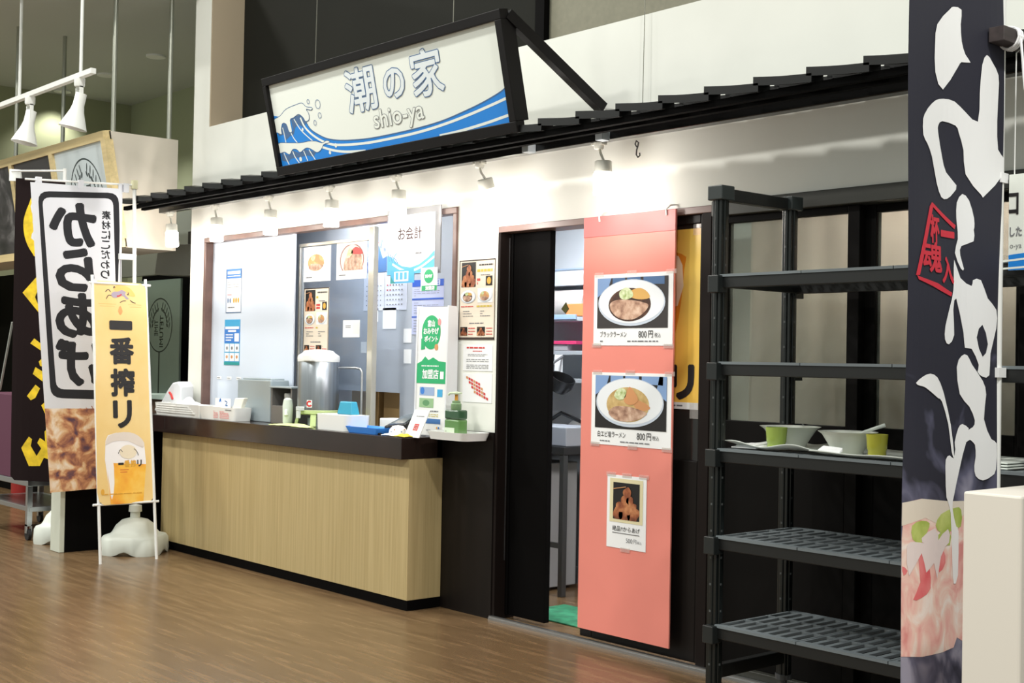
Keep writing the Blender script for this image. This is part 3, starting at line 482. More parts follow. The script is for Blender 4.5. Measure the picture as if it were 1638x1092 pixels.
# ------------------------------------------------------------------ the big shop sign
sg = thing('shop_sign', 'big white tilted shop sign with blue wave and outlined lettering above the canopy', 'sign', (-0.33, -0.5, 2.36))
SO, SU, SV = Vector((-1.318, -0.5, 2.405)), Vector((1, 0, 0)), Vector((0, -0.1, 0.443)).normalized()
SN = SU.cross(SV)
def sp(u, v, n=0.0): return SO+SU*u+SV*v+SN*n
sign_face = M('sign_face', (238, 243, 236), 0.4)
sbk = M('sign_frame_black', (17, 14, 14), 0.5, spec=.2)
SW, SH = 1.98, 0.454
MB().hexa([sp(0, 0, -.02), sp(SW, 0, -.02), sp(SW, 0, 0), sp(0, 0, 0), sp(0, SH, -.02), sp(SW, SH, -.02), sp(SW, SH, 0), sp(0, SH, 0)]).done('sign_board', sign_face, sg)
def bar(u0, v0, u1, v1, n0=-.03, n1=.022):
    return MB().hexa([sp(u0, v0, n0), sp(u1, v0, n0), sp(u1, v0, n1), sp(u0, v0, n1), sp(u0, v1, n0), sp(u1, v1, n0), sp(u1, v1, n1), sp(u0, v1, n1)])
bar(-.035, SH, SW+.045, SH+.045).done('frame_rail', sbk, sg, bevel=.003)
bar(-.035, -.05, SW+.045, 0).done('frame_rail', sbk, sg, bevel=.003)
bar(-.035, 0, 0, SH).done('frame_stile', sbk, sg, bevel=.003)
bar(SW, 0, SW+.045, SH, -.06).done('frame_stile', sbk, sg, bevel=.003)
for u in (-.015, SW+.03):
    p = sp(u, SH+.02, -.03); MB().beam(p, (p.x+.07, -0.03, 2.52), .045, .05).done('strut', sbk, sg)
pr = Print(SO, SU, SV, SN, step=0.0003); pr.clamp = (0.001, 0.001, SW-.001, SH-.001)
S_ = D['sign']
pr.poly(S_['blue'], blue_ink, 1, sm=0)
pr.poly(S_['slate1'], slate_ink, 2); pr.poly(S_['slate2'], slate_ink, 2)
for i, L in enumerate(S_['lines']): pr.line(L, 0.013 if i < 3 else 0.007, sign_face, 3)
for k in ('foam1', 'foam2'):
    q = smooth_poly(S_[k], 3); pr.poly(q, sign_face, 4); pr.line(q+[q[0]], 0.0035, slate_ink, 5, sm=0)
pr.line(S_['edge'], 0.006, slate_ink, 3)
for u, v, r in S_['bub']: pr.ring(u, v, r, r, 0.003, slate_ink, 5)
for u, v, r in S_['dots']: pr.ell(u, v, r, r, sign_face, 5)
letter = M('pale_letter', (228, 236, 240), 0.4)
for ch, (u0, v0, u1, v1) in zip('潮の家', D['signtxt'][:3]):
    pr.text(ch, u0, v0, u1, v1, slate_ink, 6, fat=.009); pr.text(ch, u0, v0, u1, v1, letter, 7, fat=.0045)
u0, v0, u1, v1 = D['signtxt'][3]
pr.text('shio-ya', u0, v0, u1, v1, ink_grey, 6, fat=.0042); pr.text('shio-ya', u0, v0, u1, v1, sign_face, 7, fat=.0012)
pr.build('print', sg)
for i, (x, y, lab) in enumerate(((-0.871, -0.58, 'thin wire holding up the left end of the big shop sign'), (0.316, -0.58, 'thin wire holding up the right end of the big shop sign'))):
    tag(MB().tube([(x, y, 2.86), (x, y+.02, 4.6)], 0.0022, 6).done('hanging_wire', M('wire', (120, 120, 110), 0.4, metal=.5)), lab, 'wire', 'wires of the shop sign')
tag(MB().tube([(1.02, -0.03, 2.40), (1.02, -0.02, 3.4)], 0.0018, 6).done('hanging_wire', MATS['wire']), 'thin wire in front of the white upper wall right of the sign', 'wire')

# ------------------------------------------------------------------ canopy spotlights
lamp_white = M('lamp_white', (222, 222, 212), 0.4)
glow = M('lamp_glow', (255, 255, 255), 0.4, emit=((255, 244, 232), 20.0))
def spot(x, drop, name_label, tilt=(0.0, 0.0), on_=True):
    t = thing('track_spotlight', name_label, 'spotlight', (x, -0.2, 2.318), 0, 'spotlights under the canopy')
    y = -0.2; z = 2.318
    MB().lathe((x, y, z-.028), [(.02, 0), (.024, .008), (.024, .028)], 14).box((x-.035, y-.017, z-.009), (x+.035, y+.017, z)).done('adapter', lamp_white, t, smooth=True)
    hx, hy, hz = x+0.03+tilt[0]*.05, y+tilt[1]*.03, z-drop
    MB().tube([(x+.004, y, z-.026), (x+.012, y, z-.05), (hx, hy, hz+.004)], .0065, 8).done('stem', lamp_white, t, smooth=True)
    ax = Matrix.Rotation(tilt[0], 3, 'Y') @ Matrix.Rotation(tilt[1], 3, 'X')
    MB().lathe((hx, hy, hz), [(.037, 0), (.039, -.004), (.040, -.05), (.034, -.054)][::-1], 20, axis=ax).done('cap', lamp_white, t, smooth=True)
    MB().lathe((hx, hy, hz), [(.041, -.154), (.0445, -.15), (.0435, -.058), (.036, -.053)], 20, axis=ax).done('lamp_glass', glow, t, smooth=True)
    l = bpy.data.lights.new('spotlight_bulb', 'POINT'); l.energy = 5.0; l.color = (1, .94, .88); l.shadow_soft_size = .045
    lo = bpy.data.objects.new('spotlight_bulb', l); COL.objects.link(lo); lo.location = Vector((hx, hy-.13, hz))+ax @ Vector((0, 0, -.23))
    return t
spot(-3.30, .085, 'leftmost canopy spotlight, hanging beyond the left end of the wall', (-.12, 0))
spot(-2.66, .085, 'second canopy spotlight from the left, at the left corner of the hatch', (-.05, 0))
spot(-1.975, .085, 'third canopy spotlight from the left, above the white window panel')
spot(-1.295, .08, 'fourth canopy spotlight from the left, above the two ramen photos')
spot(-0.64, .08, 'fifth canopy spotlight from the left, above the paper cashier sign')
spot(0.07, .085, 'sixth canopy spotlight from the left, above the dark doorway', (0, .35))
spot(0.915, .085, 'rightmost canopy spotlight, above the pink menu board')
hk = MB().tube([(1.150, -.2, 2.262), (1.140, -.2, 2.275), (1.147, -.2, 2.29), (1.160, -.2, 2.28), (1.157, -.2, 2.265), (1.15, -.2, 2.25), (1.148, -.2, 2.228), (1.158, -.2, 2.215), (1.17, -.2, 2.222), (1.168, -.2, 2.234)], .003, 8)
tag(hk.done('s_hook', M('black_iron', (40, 38, 36), 0.4, metal=.6), smooth=True), 'small black S hook hanging from the canopy beam', 'hook').location.z = 0.012

# ------------------------------------------------------------------ printed pictures
bowl_white = M('photo_white', (232, 236, 240), 0.6)
bowl_shade = M('photo_bowl_blue', (196, 206, 220), 0.6)
meat = M('photo_pork', None, 0.6, stops=((.3, (134, 96, 78)), (.5, (190, 152, 128)), (.7, (222, 194, 172))), scale=30)
broth_dark = M('photo_black_broth', (52, 32, 24), 0.6, stops=((.3, (34, 22, 20)), (.55, (70, 40, 26)), (.75, (110, 70, 40))), scale=24)
broth_gold = M('photo_gold_broth', None, 0.6, stops=((.3, (178, 142, 82)), (.6, (206, 178, 120)), (.8, (230, 210, 160))), scale=24)
egg = M('photo_egg', (214, 168, 92), 0.6)
onion = M('photo_onion', None, 0.6, stops=((.3, (150, 170, 96)), (.55, (206, 218, 170)), (.8, (240, 240, 220))), scale=60)
shrimp = M('photo_shrimp', (206, 146, 96), 0.6)
tabledark = M('photo_dark', (46, 42, 42), 0.6)
skyblue = M('photo_blue', (128, 160, 206), 0.6)
fried = M('photo_fried_chicken', None, 0.6, stops=((.25, (74, 38, 26)), (.45, (150, 82, 48)), (.62, (196, 130, 84)), (.8, (226, 182, 140))), scale=22, detail=8)
photoblack = M('photo_black', (18, 15, 15), 0.6)
def ramen(p, u0, v0, u1, v1, dark, L=2, bg=True):
    w_, h_ = u1-u0, v1-v0; P_ = lambda a, b_: (u0+a*w_, v0+b_*h_)
    old = p.clip; p.clip = (u0, v0, u1, v1)
    if bg:
        p.rect(u0, v0, u1, v1, tabledark if dark else photoblack, L)
        p.poly([P_(0, .62), P_(0, 1), P_(.2, 1), P_(.16, .8)], skyblue, L+1)
        for a, b_ in ((.22, .4), (.43, .62), (.66, .95)): p.poly([P_(a, .86), P_(a, 1), P_(b_, 1), P_(b_, .84)], skyblue if not dark else slate_ink, L+1)
        if not dark: p.poly([P_(.86, .7), P_(.9, 1), P_(1, 1), P_(1, .55)], skyblue, L+1)
    cx, cy = P_(.49, .5); p.ell(cx, cy, .475*w_, .46*h_, bowl_shade, L+2, 40); p.ell(cx, cy+.02*h_, .46*w_, .425*h_, bowl_white, L+3, 40)
    sx, sy = P_(.47, .46); p.ell(sx, sy, .30*w_, .33*h_, broth_dark if dark else broth_gold, L+4, 36)
    if dark:
        p.poly([P_(.5, .74), P_(.62, .78), P_(.72, .7), P_(.75, .58), P_(.6, .56), P_(.48, .62)], egg, L+5, sm=3)
        p.poly([P_(.2, .5), P_(.3, .56), P_(.5, .55), P_(.66, .5), P_(.74, .44), P_(.68, .3), P_(.55, .18), P_(.4, .17), P_(.28, .24), P_(.2, .38)], meat, L+6, sm=3)
        p.poly([P_(.33, .72), P_(.42, .8), P_(.5, .74), P_(.52, .62), P_(.42, .56), P_(.34, .6)], onion, L+7, sm=3)
    else:
        p.poly([P_(.52, .58), P_(.72, .5), P_(.78, .4), P_(.62, .36)], shrimp, L+5, sm=3)
        p.poly([P_(.2, .3), P_(.3, .42), P_(.5, .42), P_(.68, .36), P_(.74, .3), P_(.6, .18), P_(.42, .14), P_(.28, .18)], meat, L+6, sm=3)
        p.poly([P_(.42, .56), P_(.46, .7), P_(.5, .8), P_(.58, .68), P_(.62, .55), P_(.54, .46), P_(.45, .48)], shrimp, L+7, sm=3)
        p.poly([P_(.28, .62), P_(.34, .76), P_(.44, .74), P_(.44, .6), P_(.36, .54)], onion, L+7, sm=3)
    p.clip = old
def chicken(p, u0, v0, u1, v1, L=2):
    w_, h_ = u1-u0, v1-v0; old = p.clip; p.clip = (u0, v0, u1, v1); p.rect(u0, v0, u1, v1, photoblack, L)
    r = random.Random(3)
    for a, b_, s_ in ((.2, .16, .2), (.45, .12, .22), (.72, .14, .2), (.86, .2, .15), (.3, .34, .18), (.55, .32, .2), (.76, .36, .15), (.46, .52, .17), (.64, .54, .14), (.55, .74, .16)):
        k = 9; p.poly([(u0+a*w_+s_*w_*r.uniform(.8, 1.1)*math.cos(2*PI*j/k), v0+b_*h_+s_*h_*r.uniform(.75, 1.05)*math.sin(2*PI*j/k)) for j in range(k)], fried, L+1+int(b_*6), sm=3)
    p.line([(u0+.02*w_, v0+.82*h_), (u0+.5*w_, v0+.9*h_)], .02*h_, shrimp, L+8)
    p.clip = old
def poster(name, label, x0, z0, x1, z1, y, mat=paper, cat='poster', th=.0015, group=None):
    t = thing(name, label, cat, ((x0+x1)/2, y, z0), 0, group)
    MB().box((x0, y-th, z0), (x1, y, z1)).done('sheet', mat, t)
    return t, Print((x0, y-th, z0))
def tapes(t, pts, y, s=(.06, .02)):
    for x, z in pts: MB().box((x-s[0]/2, y-.0008, z-s[1]/2), (x+s[0]/2, y-.0003, z+s[1]/2)).done('tape', tape, t)
# pink hanging menu board
pink = M('pink_board', (233, 139, 126), 0.45, var=.02, scale=2)
pb = thing('pink_menu_board', 'tall salmon pink menu board hanging in front of the sliding door', 'board', (0.95, -0.03, 0.07))
MB().box((0.662, -0.036, 0.072), (1.237, -0.028, 1.975)).done('board_sheet', pink, pb)
MB().box((0.660, -0.038, 1.915), (1.239, -0.026, 2.010)).done('top_strip', M('pink_strip', (214, 120, 118), 0.45), pb, bevel=.002)
for x in (0.78, 1.20): MB().tube([(x-.012, -.04, 1.985), (x-.014, -.042, 2.012), (x, -.03, 2.03), (x+.004, -.002, 2.034)], .004, 8).done('hook', white_plastic, pb, smooth=True)
PY = -0.0365
t, p = poster('menu_photo', 'upper laminated ramen menu photo with dark broth on the pink board', .738, 1.405, 1.232, 1.735, PY, paper)
ramen(p, .024, .080, .024+.442, .080+.232, True)
p.text('ブラックラーメン', .045, .038, .215, .066, ink, 3, bold=.004); p.text('800', .29, .036, .34, .066, ink, 3); p.text('円', .35, .036, .378, .068, ink, 3, bold=.01); p.text('税込', .388, .037, .425, .058, ink, 3)
p.lines(.045, .014, .19, .026, 1, ink_grey); p.lines(.22, .014, .41, .026, 1, ink_grey)
p.build('print', t); tapes(t, ((.77, 1.735), (.98, 1.738), (1.22, 1.735), (.76, 1.405), (1.21, 1.403)), PY-.0015)
t, p = poster('menu_photo', 'lower laminated ramen menu photo with golden broth on the pink board', .733, .945, 1.232, 1.28, PY, paper)
ramen(p, .026, .078, .026+.446, .078+.243, False)
p.text('白エビ塩ラーメン', .045, .036, .225, .064, ink, 3, bold=.004); p.text('800', .295, .034, .345, .064, ink, 3); p.text('円', .355, .034, .382, .066, ink, 3, bold=.01); p.text('税込', .39, .036, .43, .056, ink, 3)
p.lines(.06, .012, .18, .024, 1, ink_grey); p.lines(.19, .012, .38, .024, 1, ink_grey)
p.build('print', t); tapes(t, ((.77, 1.28), (.98, 1.283), (1.22, 1.28), (.76, .945), (1.0, .942), (1.21, .943)), PY-.0015)
t, p = poster('menu_photo', 'small fried chicken menu photo card low on the pink board', .846, .477, 1.092, .81, PY, paper)
cream = M('cream_mat', (222, 212, 172), 0.7)
p.rect(.018, .118, .226, .318, cream, 1); chicken(p, .04, .132, .206, .30, 2)
p.text('絶品!!からあげ', .038, .078, .21, .102, ink, 3, bold=.004); p.rect(.038, .068, .208, .0705, ink, 3); p.text('500', .125, .03, .165, .05, ink_grey, 3); p.text('円', .172, .03, .19, .05, ink_grey, 3); p.text('税込', .195, .031, .222, .044, ink_grey, 3)
p.build('print', t); tapes(t, ((.87, .812), (.97, .812), (1.075, .812), (.965, .472)), PY-.0015)
# yellow beer poster behind the pink board
beer_y = M('beer_poster_yellow', (240, 188, 70), 0.35, stops=((.2, (248, 186, 60)), (.6, (254, 214, 104)), (.9, (255, 226, 140))), scale=1.5)
t, p = poster('beer_poster', 'yellow beer poster on the door glass behind the pink board', .95, 1.125, 1.328, 1.925, .032, beer_y)
orange = M('beer_orange', (236, 150, 40), 0.5)
p.poly([(.0, .25), (.2, .30), (.255, .40), (.285, .62), (.27, .69), (.0, .70)], orange, 1, sm=3); p.poly([(.0, .46), (.25, .46), (.275, .64), (.2, .70), (.0, .70)], M('foam_cream', (244, 226, 196), .6), 2, sm=2)
p.text('リ', .225, .05, .345, .19, ink, 3, fat=.009); p.rect(0, 0, .378, .03, paper, 3); p.lines(.05, .008, .3, .022, 1, ink_grey, 4)
p.build('print', t); tapes(t, ((1.32, 1.93), (1.315, 1.12)), .0295, (.07, .07))
# ------------------------------------------------------------------ black shelving rack
rk_dark = M('rack_black', (20, 22, 22), 0.45)
rk_grey = M('rack_shelf_grey', (112, 120, 124), 0.5)
rk = thing('shelving_rack', 'tall black plastic shelving rack with slotted shelves in front of the windows', 'rack', (2.65, -0.32, 0))
RX0, RX1, RY0, RY1 = 1.875, 3.45, -0.55, -0.07
def post(x, y):
    m = MB(); m.box((x-.022, y-.022, 0.09), (x+.022, y+.022, 1.955)).box((x-.027, y-.008, 0.09), (x+.027, y+.008, 1.95)).box((x-.008, y-.027, 0.09), (x+.008, y+.027, 1.95))
    o = m.done('post', M('rack_post', (18, 22, 21), 0.3), rk, bevel=.003)
    MB().lathe((x, y, 0), [(.03, 0), (.03, .02), (.014, .025), (.014, .075), (.034, .08), (.034, .10)], 14).done('foot', M('rack_foot', (70, 72, 74), 0.4), o)
    h = MB()
    for k in range(17):
        z = .2+k*.1
        h.box((x-.0285, y-.004, z-.004), (x+.0285, y+.004, z+.004)).box((x-.004, y-.0285, z-.004), (x+.004, y+.0285, z+.004))
    s = h.done('peg_holes', M('peg_grey', (74, 78, 78), 0.5), o); s['kind'] = 'stuff'
for x in (RX0+.025, RX1-.025):
    for y in (RY0+.025, RY1-.025): post(x, y)
    MB().box((x-.036, RY0-.012, 1.945), (x+.036, RY0+.062, 2.0)).done('corner_cap', M('rack_cap', (44, 50, 50), 0.4), rk, bevel=.004)
    MB().box((x-.036, RY1-.062, 1.945), (x+.036, RY1+.012, 2.0)).done('corner_cap', MATS['rack_cap'], rk, bevel=.004)
    MB().box((x-.018, RY0+.062, 1.945), (x+.018, RY1-.062, 1.992)).done('top_bar', rk_dark, rk, bevel=.003)
    MB().beam((x, RY0+.05, .17), (x, RY1-.05, .17), .035, .05).done('bottom_bar', rk_dark, rk, bevel=.003)
def shelf(z):
    t0 = .016
    fr_ = MB(); a, b_ = RX0+.045, RX1-.045
    fr_.box((a, RY0+.002, z-.052), (b_, RY0+.022, z-.008)).box((a, RY1-.022, z-.052), (b_, RY1-.002, z-.008))
    fr_.box((a, RY0+.022, z-.05), (a+.02, RY1-.022, z-.008)).box((b_-.02, RY0+.022, z-.05), (b_, RY1-.022, z-.008))
    o = fr_.done('shelf_frame', rk_dark, rk, bevel=.003)
    n = 4; wd = (b_-a)/n
    for i in range(n):
        x0, x1 = a+i*wd+.002, a+(i+1)*wd-.002
        p = MB(); p.box((x0, RY0-.002, z-.010), (x1, RY0+.03, z)).box((x0, RY1-.03, z-.010), (x1, RY1, z))
        rows = 3; ry0, ry1 = RY0+.03, RY1-.03; rh = (ry1-ry0)/rows
        for r in range(1, rows): p.box((x0, ry0+r*rh-.006, z-.010), (x1, ry0+r*rh+.006, z))
        k = 7; cw = (x1-x0)/k
        for j in range(k+1):
            xc = x0+j*cw; lo, hi = max(xc-.011, x0), min(xc+.011, x1)
            for r in range(rows): p.box((lo, ry0+r*rh+(.006 if r else 0), z-.010), (hi, ry0+(r+1)*rh-(.006 if r < rows-1 else 0), z-.0005))
        p.done('slotted_plate', rk_grey, o)
    for x in (RX0+.025, RX1-.025):
        for y in (RY0+.0, RY1-.0):
            MB().box((x-.016, y-.027, z-.07), (x+.034, y+.027, z-.004)).done('shelf_connector', M('rack_connector', (28, 32, 32), 0.4), o, bevel=.003)
SHZ = (0.352, 0.684, 1.011, 1.336, 1.664)
for z in SHZ: shelf(z)
# dishes left on the middle shelf
zt = 1.011
tray_w = M('tray_white', (206, 212, 206), 0.35)
bowl_m = M('bowl_white', (214, 218, 208), 0.25)
cup_g = M('cup_green', (156, 178, 84), 0.25)
cup_y = M('cup_yellow', (166, 164, 54), 0.25)
def wavytray(name, label, c, sx, sy, amp):
    m = MB(); n = 24; k = 8; g = []
    for i in range(n+1):
        row = []
        for j in range(k+1):
            u = i/n*2-1; v = j/k*2-1
            z = zt+.004+.010*max(0, max(abs(u), abs(v))-.84)/.16+amp*.5*(1-math.cos(u*PI*1.5+.8))*(v*v)
            row.append(m.bm.verts.new((c[0]+u*sx/2, c[1]+v*sy/2, z)))
        g.append(row)
    for i in range(n):
        for j in range(k): m.face([g[i][j], g[i+1][j], g[i+1][j+1], g[i][j+1]])
    return tag(m.done(name, tray_w, smooth=True, solid=.003), label, 'tray')
def bowl(name, label, c, r, h, m=None):
    t = thing(name, label, 'bowl', (c[0], c[1], c[2]))
    MB().lathe(c, [(.0, .004), (r*.42, .004), (r*.44, 0), (r*.5, 0), (r*.52, .008), (r*.66, h*.45), (r*.86, h*.88), (r, h), (r*.985, h), (r*.83, h*.84), (r*.62, h*.45), (r*.44, .014), (0, .012)], 36).done('bowl_body', m or bowl_m, t, smooth=True)
    return t
def tumbler(name, label, c, r, h, m):
    t = thing(name, label, 'cup', c)
    MB().lathe(c, [(0, .003), (r*.82, 0), (r*.84, h*.3), (r*.90, h*.34), (r*.93, h*.6), (r, h), (r*.93, h), (r*.84, h*.5), (r*.74, h*.1), (0, h*.08)], 24).done('cup_body', m, t, smooth=True)
    return t
wavytray('serving_tray', 'white wavy serving tray under the left bowl on the middle rack shelf', (2.137, -0.36, 0), .40, .33, .018)
wavytray('serving_tray', 'white flat serving tray under the right bowl on the middle rack shelf', (2.535, -0.375, 0), .41, .34, .004)
bowl('ramen_bowl', 'white ramen bowl on the left tray of the middle rack shelf', (2.075, -0.31, zt+.007), .115, .078)
bowl('ramen_bowl', 'white ramen bowl on the right tray of the middle rack shelf', (2.405, -0.42, zt+.007), .105, .078)
tumbler('cup', 'lime green cup in front of the left ramen bowl on the rack', (2.125, -0.46, zt+.007), .040, .08, cup_g)
tumbler('cup', 'yellow green cup right of the right ramen bowl on the rack', (2.56, -0.475, zt+.007), .037, .078, cup_y)
bowl('lacquer_bowl', 'shiny black bowl at the left end of the middle rack shelf', (1.97, -0.12, zt), .04, .085, M('black_lacquer', (5, 5, 6), 0.12))
sp_ = thing('spoon', 'pale spoon sticking out of the right ramen bowl', 'spoon', (2.42, -0.41, zt+.03))
MB().tube([(2.405, -.43, zt+.045), (2.455, -.40, zt+.085), (2.52, -.365, zt+.112)], [.006, .005, .007], 8).done('handle', tray_w, sp_, smooth=True)
MB().lathe((2.395, -.435, zt+.038), [(0, 0), (.014, .002), (.020, .008), (.018, .009), (0, .004)], 16, sx=1.4).done('spoon_bowl', tray_w, sp_, smooth=True)
npk = MB().mat(paper)
for a, b_, z in (((1.945, -.50), (2.07, -.45), 0), ((1.96, -.49), (2.05, -.42), .006)): npk.hexa([(a[0], a[1], zt+.002+z), (b_[0], a[1]-.01, zt+.004+z), (b_[0]+.01, b_[1], zt+.012+z), (a[0]+.01, b_[1]+.01, zt+.006+z), (a[0], a[1], zt+.007+z), (b_[0], a[1]-.01, zt+.010+z), (b_[0]+.01, b_[1], zt+.018+z), (a[0]+.01, b_[1]+.01, zt+.014+z)])
tag(npk.done('napkin', None, bevel=.002), 'crumpled white napkin at the left front corner of the middle rack shelf', 'napkin')
nk2 = MB(); nk2.hexa([(2.345, -.515, zt+.016), (2.45, -.535, zt+.013), (2.46, -.53, zt+.02), (2.36, -.50, zt+.03), (2.345, -.515, zt+.02), (2.45, -.535, zt+.017), (2.46, -.53, zt+.034), (2.36, -.50, zt+.036)])
tag(nk2.done('napkin', paper, bevel=.003), 'crumpled white napkin on the flat tray beside the right ramen bowl', 'napkin')
pp = thing('paper_stack', 'thin pile of white paper trays at the right of the middle rack shelf', 'papers', (2.92, -.36, zt))
for k in range(3): MB().box((2.80-k*.01, -.53+k*.012, zt+.002+k*.008), (3.06-k*.006, -.22, zt+.007+k*.008)).done('paper_tray', tray_w, pp, bevel=.002)

# hanging signboard at the right
sb = thing('white_signboard', 'white signboard with blue wave hanging at the right end of the rack', 'sign', (3.28, -0.585, 1.63))
MB().box((3.075, -0.568, 1.630), (3.55, -0.560, 1.925)).done('sheet', sign_face, sb)
p = Print((3.02, -0.568, 1.63)); p.clip = (.056, 0, .53, .295)
p.poly([(0, 0), (.53, 0), (.53, .13), (.3, .075), (.15, .055), (.0, .042)], blue_ink, 1); p.line([(0, .026), (.2, .042), (.4, .075), (.53, .112)], .006, sign_face, 2); p.line([(0, .004), (.2, .014), (.4, .04), (.53, .072)], .006, sign_face, 2)
p.text('コ', .057, .172, .085, .236, ink, 2, fat=.002); p.text('した', .06, .104, .098, .132, ink_grey, 2, fat=.0008); p.text('o-ya', .06, .062, .098, .078, ink_grey, 2)
p.build('print', sb)
MB().tube([(3.09, -.564, 1.92), (3.09, -.562, 2.3), (3.09, -.49, 2.345)], .002, 6).done('cord', white_plastic, sb); MB().tube([(3.5, -.564, 1.92), (3.5, -.562, 2.3), (3.5, -.49, 2.345)], .002, 6).done('cord', white_plastic, sb)

# dark noodle banner, hung on a white pole tied to a beam end
nb = thing('noodle_banner', 'dark navy banner with white brush lettering and noodle picture, right foreground', 'banner', (3.05, -0.60, 0))
navy = M('banner_navy', (40, 40, 54), 0.75)
navy_smoke = M('banner_navy_smoke', None, 0.75, stops=((.34, (38, 38, 52)), (.5, (96, 96, 120)), (.62, (156, 154, 174))), scale=3.4, dist=1.8, detail=3)
nt = navy_smoke.node_tree; rmp = [x for x in nt.nodes if x.type == 'VALTORGB'][0]; nzn = [x for x in nt.nodes if x.type == 'TEX_NOISE'][0]; tcn = [x for x in nt.nodes if x.type == 'TEX_COORD'][0]
sx_n = nt.nodes.new('ShaderNodeSeparateXYZ'); mr = nt.nodes.new('ShaderNodeMapRange'); mr.inputs[1].default_value = 1.42; mr.inputs[2].default_value = .82; mr.inputs[3].default_value = -.42; mr.inputs[4].default_value = .10
ad = nt.nodes.new('ShaderNodeMath'); ad.operation = 'ADD'
nt.links.new(tcn.outputs['Object'], sx_n.inputs[0]); nt.links.new(sx_n.outputs[2], mr.inputs[0]); nt.links.new(nzn.outputs[0], ad.inputs[0]); nt.links.new(mr.outputs[0], ad.inputs[1]); nt.links.new(ad.outputs[0], rmp.inputs[0])
def nwave(u, v): return .010*math.sin(u*11+v*.9)+.004*math.sin(v*5+u*7)
cutsN = ([i*.03 for i in range(1, 18)], [0.3+i*.1 for i in range(24)])
p = Print((3.05, -1.11, 0), (0, 1, 0), (0, 0, 1), (1, 0, 0), wave=nwave, cuts=cutsN, step=.0004, base=.001)
p.clamp = (0.0, .2, .525, 2.7)
p.N = Vector((1, 0, 0)) if (Vector((5.07, -4.34, 1.3))-Vector((3.05, -.85, 1.3))).dot(Vector((1, 0, 0))) > 0 else Vector((-1, 0, 0))
p.rect(0, .30, .525, 2.62, navy_smoke, -1)
smoke = M('banner_smoke', None, 0.75, stops=((.3, (52, 52, 68)), (.5, (100, 100, 124)), (.7, (156, 154, 174))), scale=3.2, dist=1.6, detail=3)
food = M('banner_food', None, 0.75, stops=((.32, (226, 150, 146)), (.46, (242, 190, 182)), (.56, (246, 214, 202)), (.66, (250, 238, 232))), scale=9, dist=1.4, detail=6)
cl_ = (0.0, .2, .525, 2.7); p.clip = None
p.poly(D['noodle_pic'], food, 1)
p.poly([q for q in ([(0, .945), (.1, .951), (.27, .933), (.525, .922), (.525, .885), (.42, .895), (.3, .88), (.2, .87), (.12, .895), (0, .88)])], M('banner_cream', (232, 222, 208), .75), 2)
for L in D['noodle_green']: p.poly(L, M('banner_green', None, .75, stops=((.3, (150, 176, 60)), (.7, (206, 218, 130))), scale=14), 3, sm=2)
for L in D['noodle_red2']: p.poly(L, M('banner_red', None, .75, stops=((.3, (226, 96, 104)), (.7, (240, 150, 150))), scale=12), 3, sm=2)
bw = M('banner_white', (248, 248, 250), .75)
for L in D['noodle_white']: p.poly(L, M('banner_offwhite', (238, 226, 226), .75), 4, sm=2)
for L in D['noodle']: p.poly(L, bw, 5, sm=2)
p.poly(D['noodle_hole'], navy, 6, sm=2)
red = M('banner_stamp_red', (214, 48, 66), .75)
for L in D['noodle_red']: p.poly(L, red, 5)
for ch, (u0, v0, u1, v1) in zip(('杯', '一', '魂', '入'), D['noodle_redtxt']): p.text(ch, u0, v0 if ch != '一' else v0+.022, u1, v1 if ch != '一' else v0+.036, red, 5, fat=.003)
p.clip = None
p.build('cloth', nb)
MB().tube([(3.05, -.575, 0.02), (3.05, -.578, 1.5), (3.052, -.58, 2.75)], .012, 12).done('pole', white_plastic, nb, smooth=True)
for z in (2.49, 1.9, 1.3, .7): MB().box((3.036, -.60, z), (3.066, -.555, z+.03)).done('loop', bw, nb)
MB().lathe((3.05, -.575, 0), [(.16, 0), (.16, .05), (.12, .09), (.04, .12), (.03, .2), (.0, .2)], 20).done('base', white_plastic, nb, smooth=True)
st = thing('beam_end', 'short dark wooden beam end with white cord tied to the banner pole', 'beam', (3.09, -.6, 2.33))
MB().box((3.065, -.685, 2.315), (3.115, -.42, 2.36)).done('beam_wood', M('weathered_dark_wood', (66, 58, 58), .6, var=.25, scale=20, stretch=(1, .1, 1)), st, bevel=.002)
for y in (-.60, -.588, -.612): MB().tube([(3.09+.034*math.cos(a), y+.004*math.sin(a*2), 2.3375+.034*math.sin(a)) for a in [k*2*PI/12 for k in range(13)]], .004, 6).done('cord', bw, st, smooth=True)
MB().tube([(3.124, -.6, 2.33), (3.14, -.62, 2.27), (3.135, -.6, 2.21), (3.145, -.61, 2.17)], .004, 6).done('cord_tail', bw, st, smooth=True)

# pale box in the right foreground
wb = thing('white_kiosk', 'plain off-white waist-high box at the right edge of the picture', 'box', (3.37, -1.0, 0))
MB().box((3.292, -1.2, 0), (3.452, -0.80, 1.003)).done('body', M('kiosk_white', (226, 220, 210), .5), wb, bevel=.006)
MB().box((3.452, -1.16, .90), (3.4535, -1.02, .985)).done('label_panel', M('kiosk_label', (240, 228, 224), .5), wb)
p = Print((3.4535, -1.16, .90), (0, 1, 0), (0, 0, 1), (1, 0, 0)); p.rect(.01, .05, .12, .062, ink_red, 1); p.build('label_print', wb)
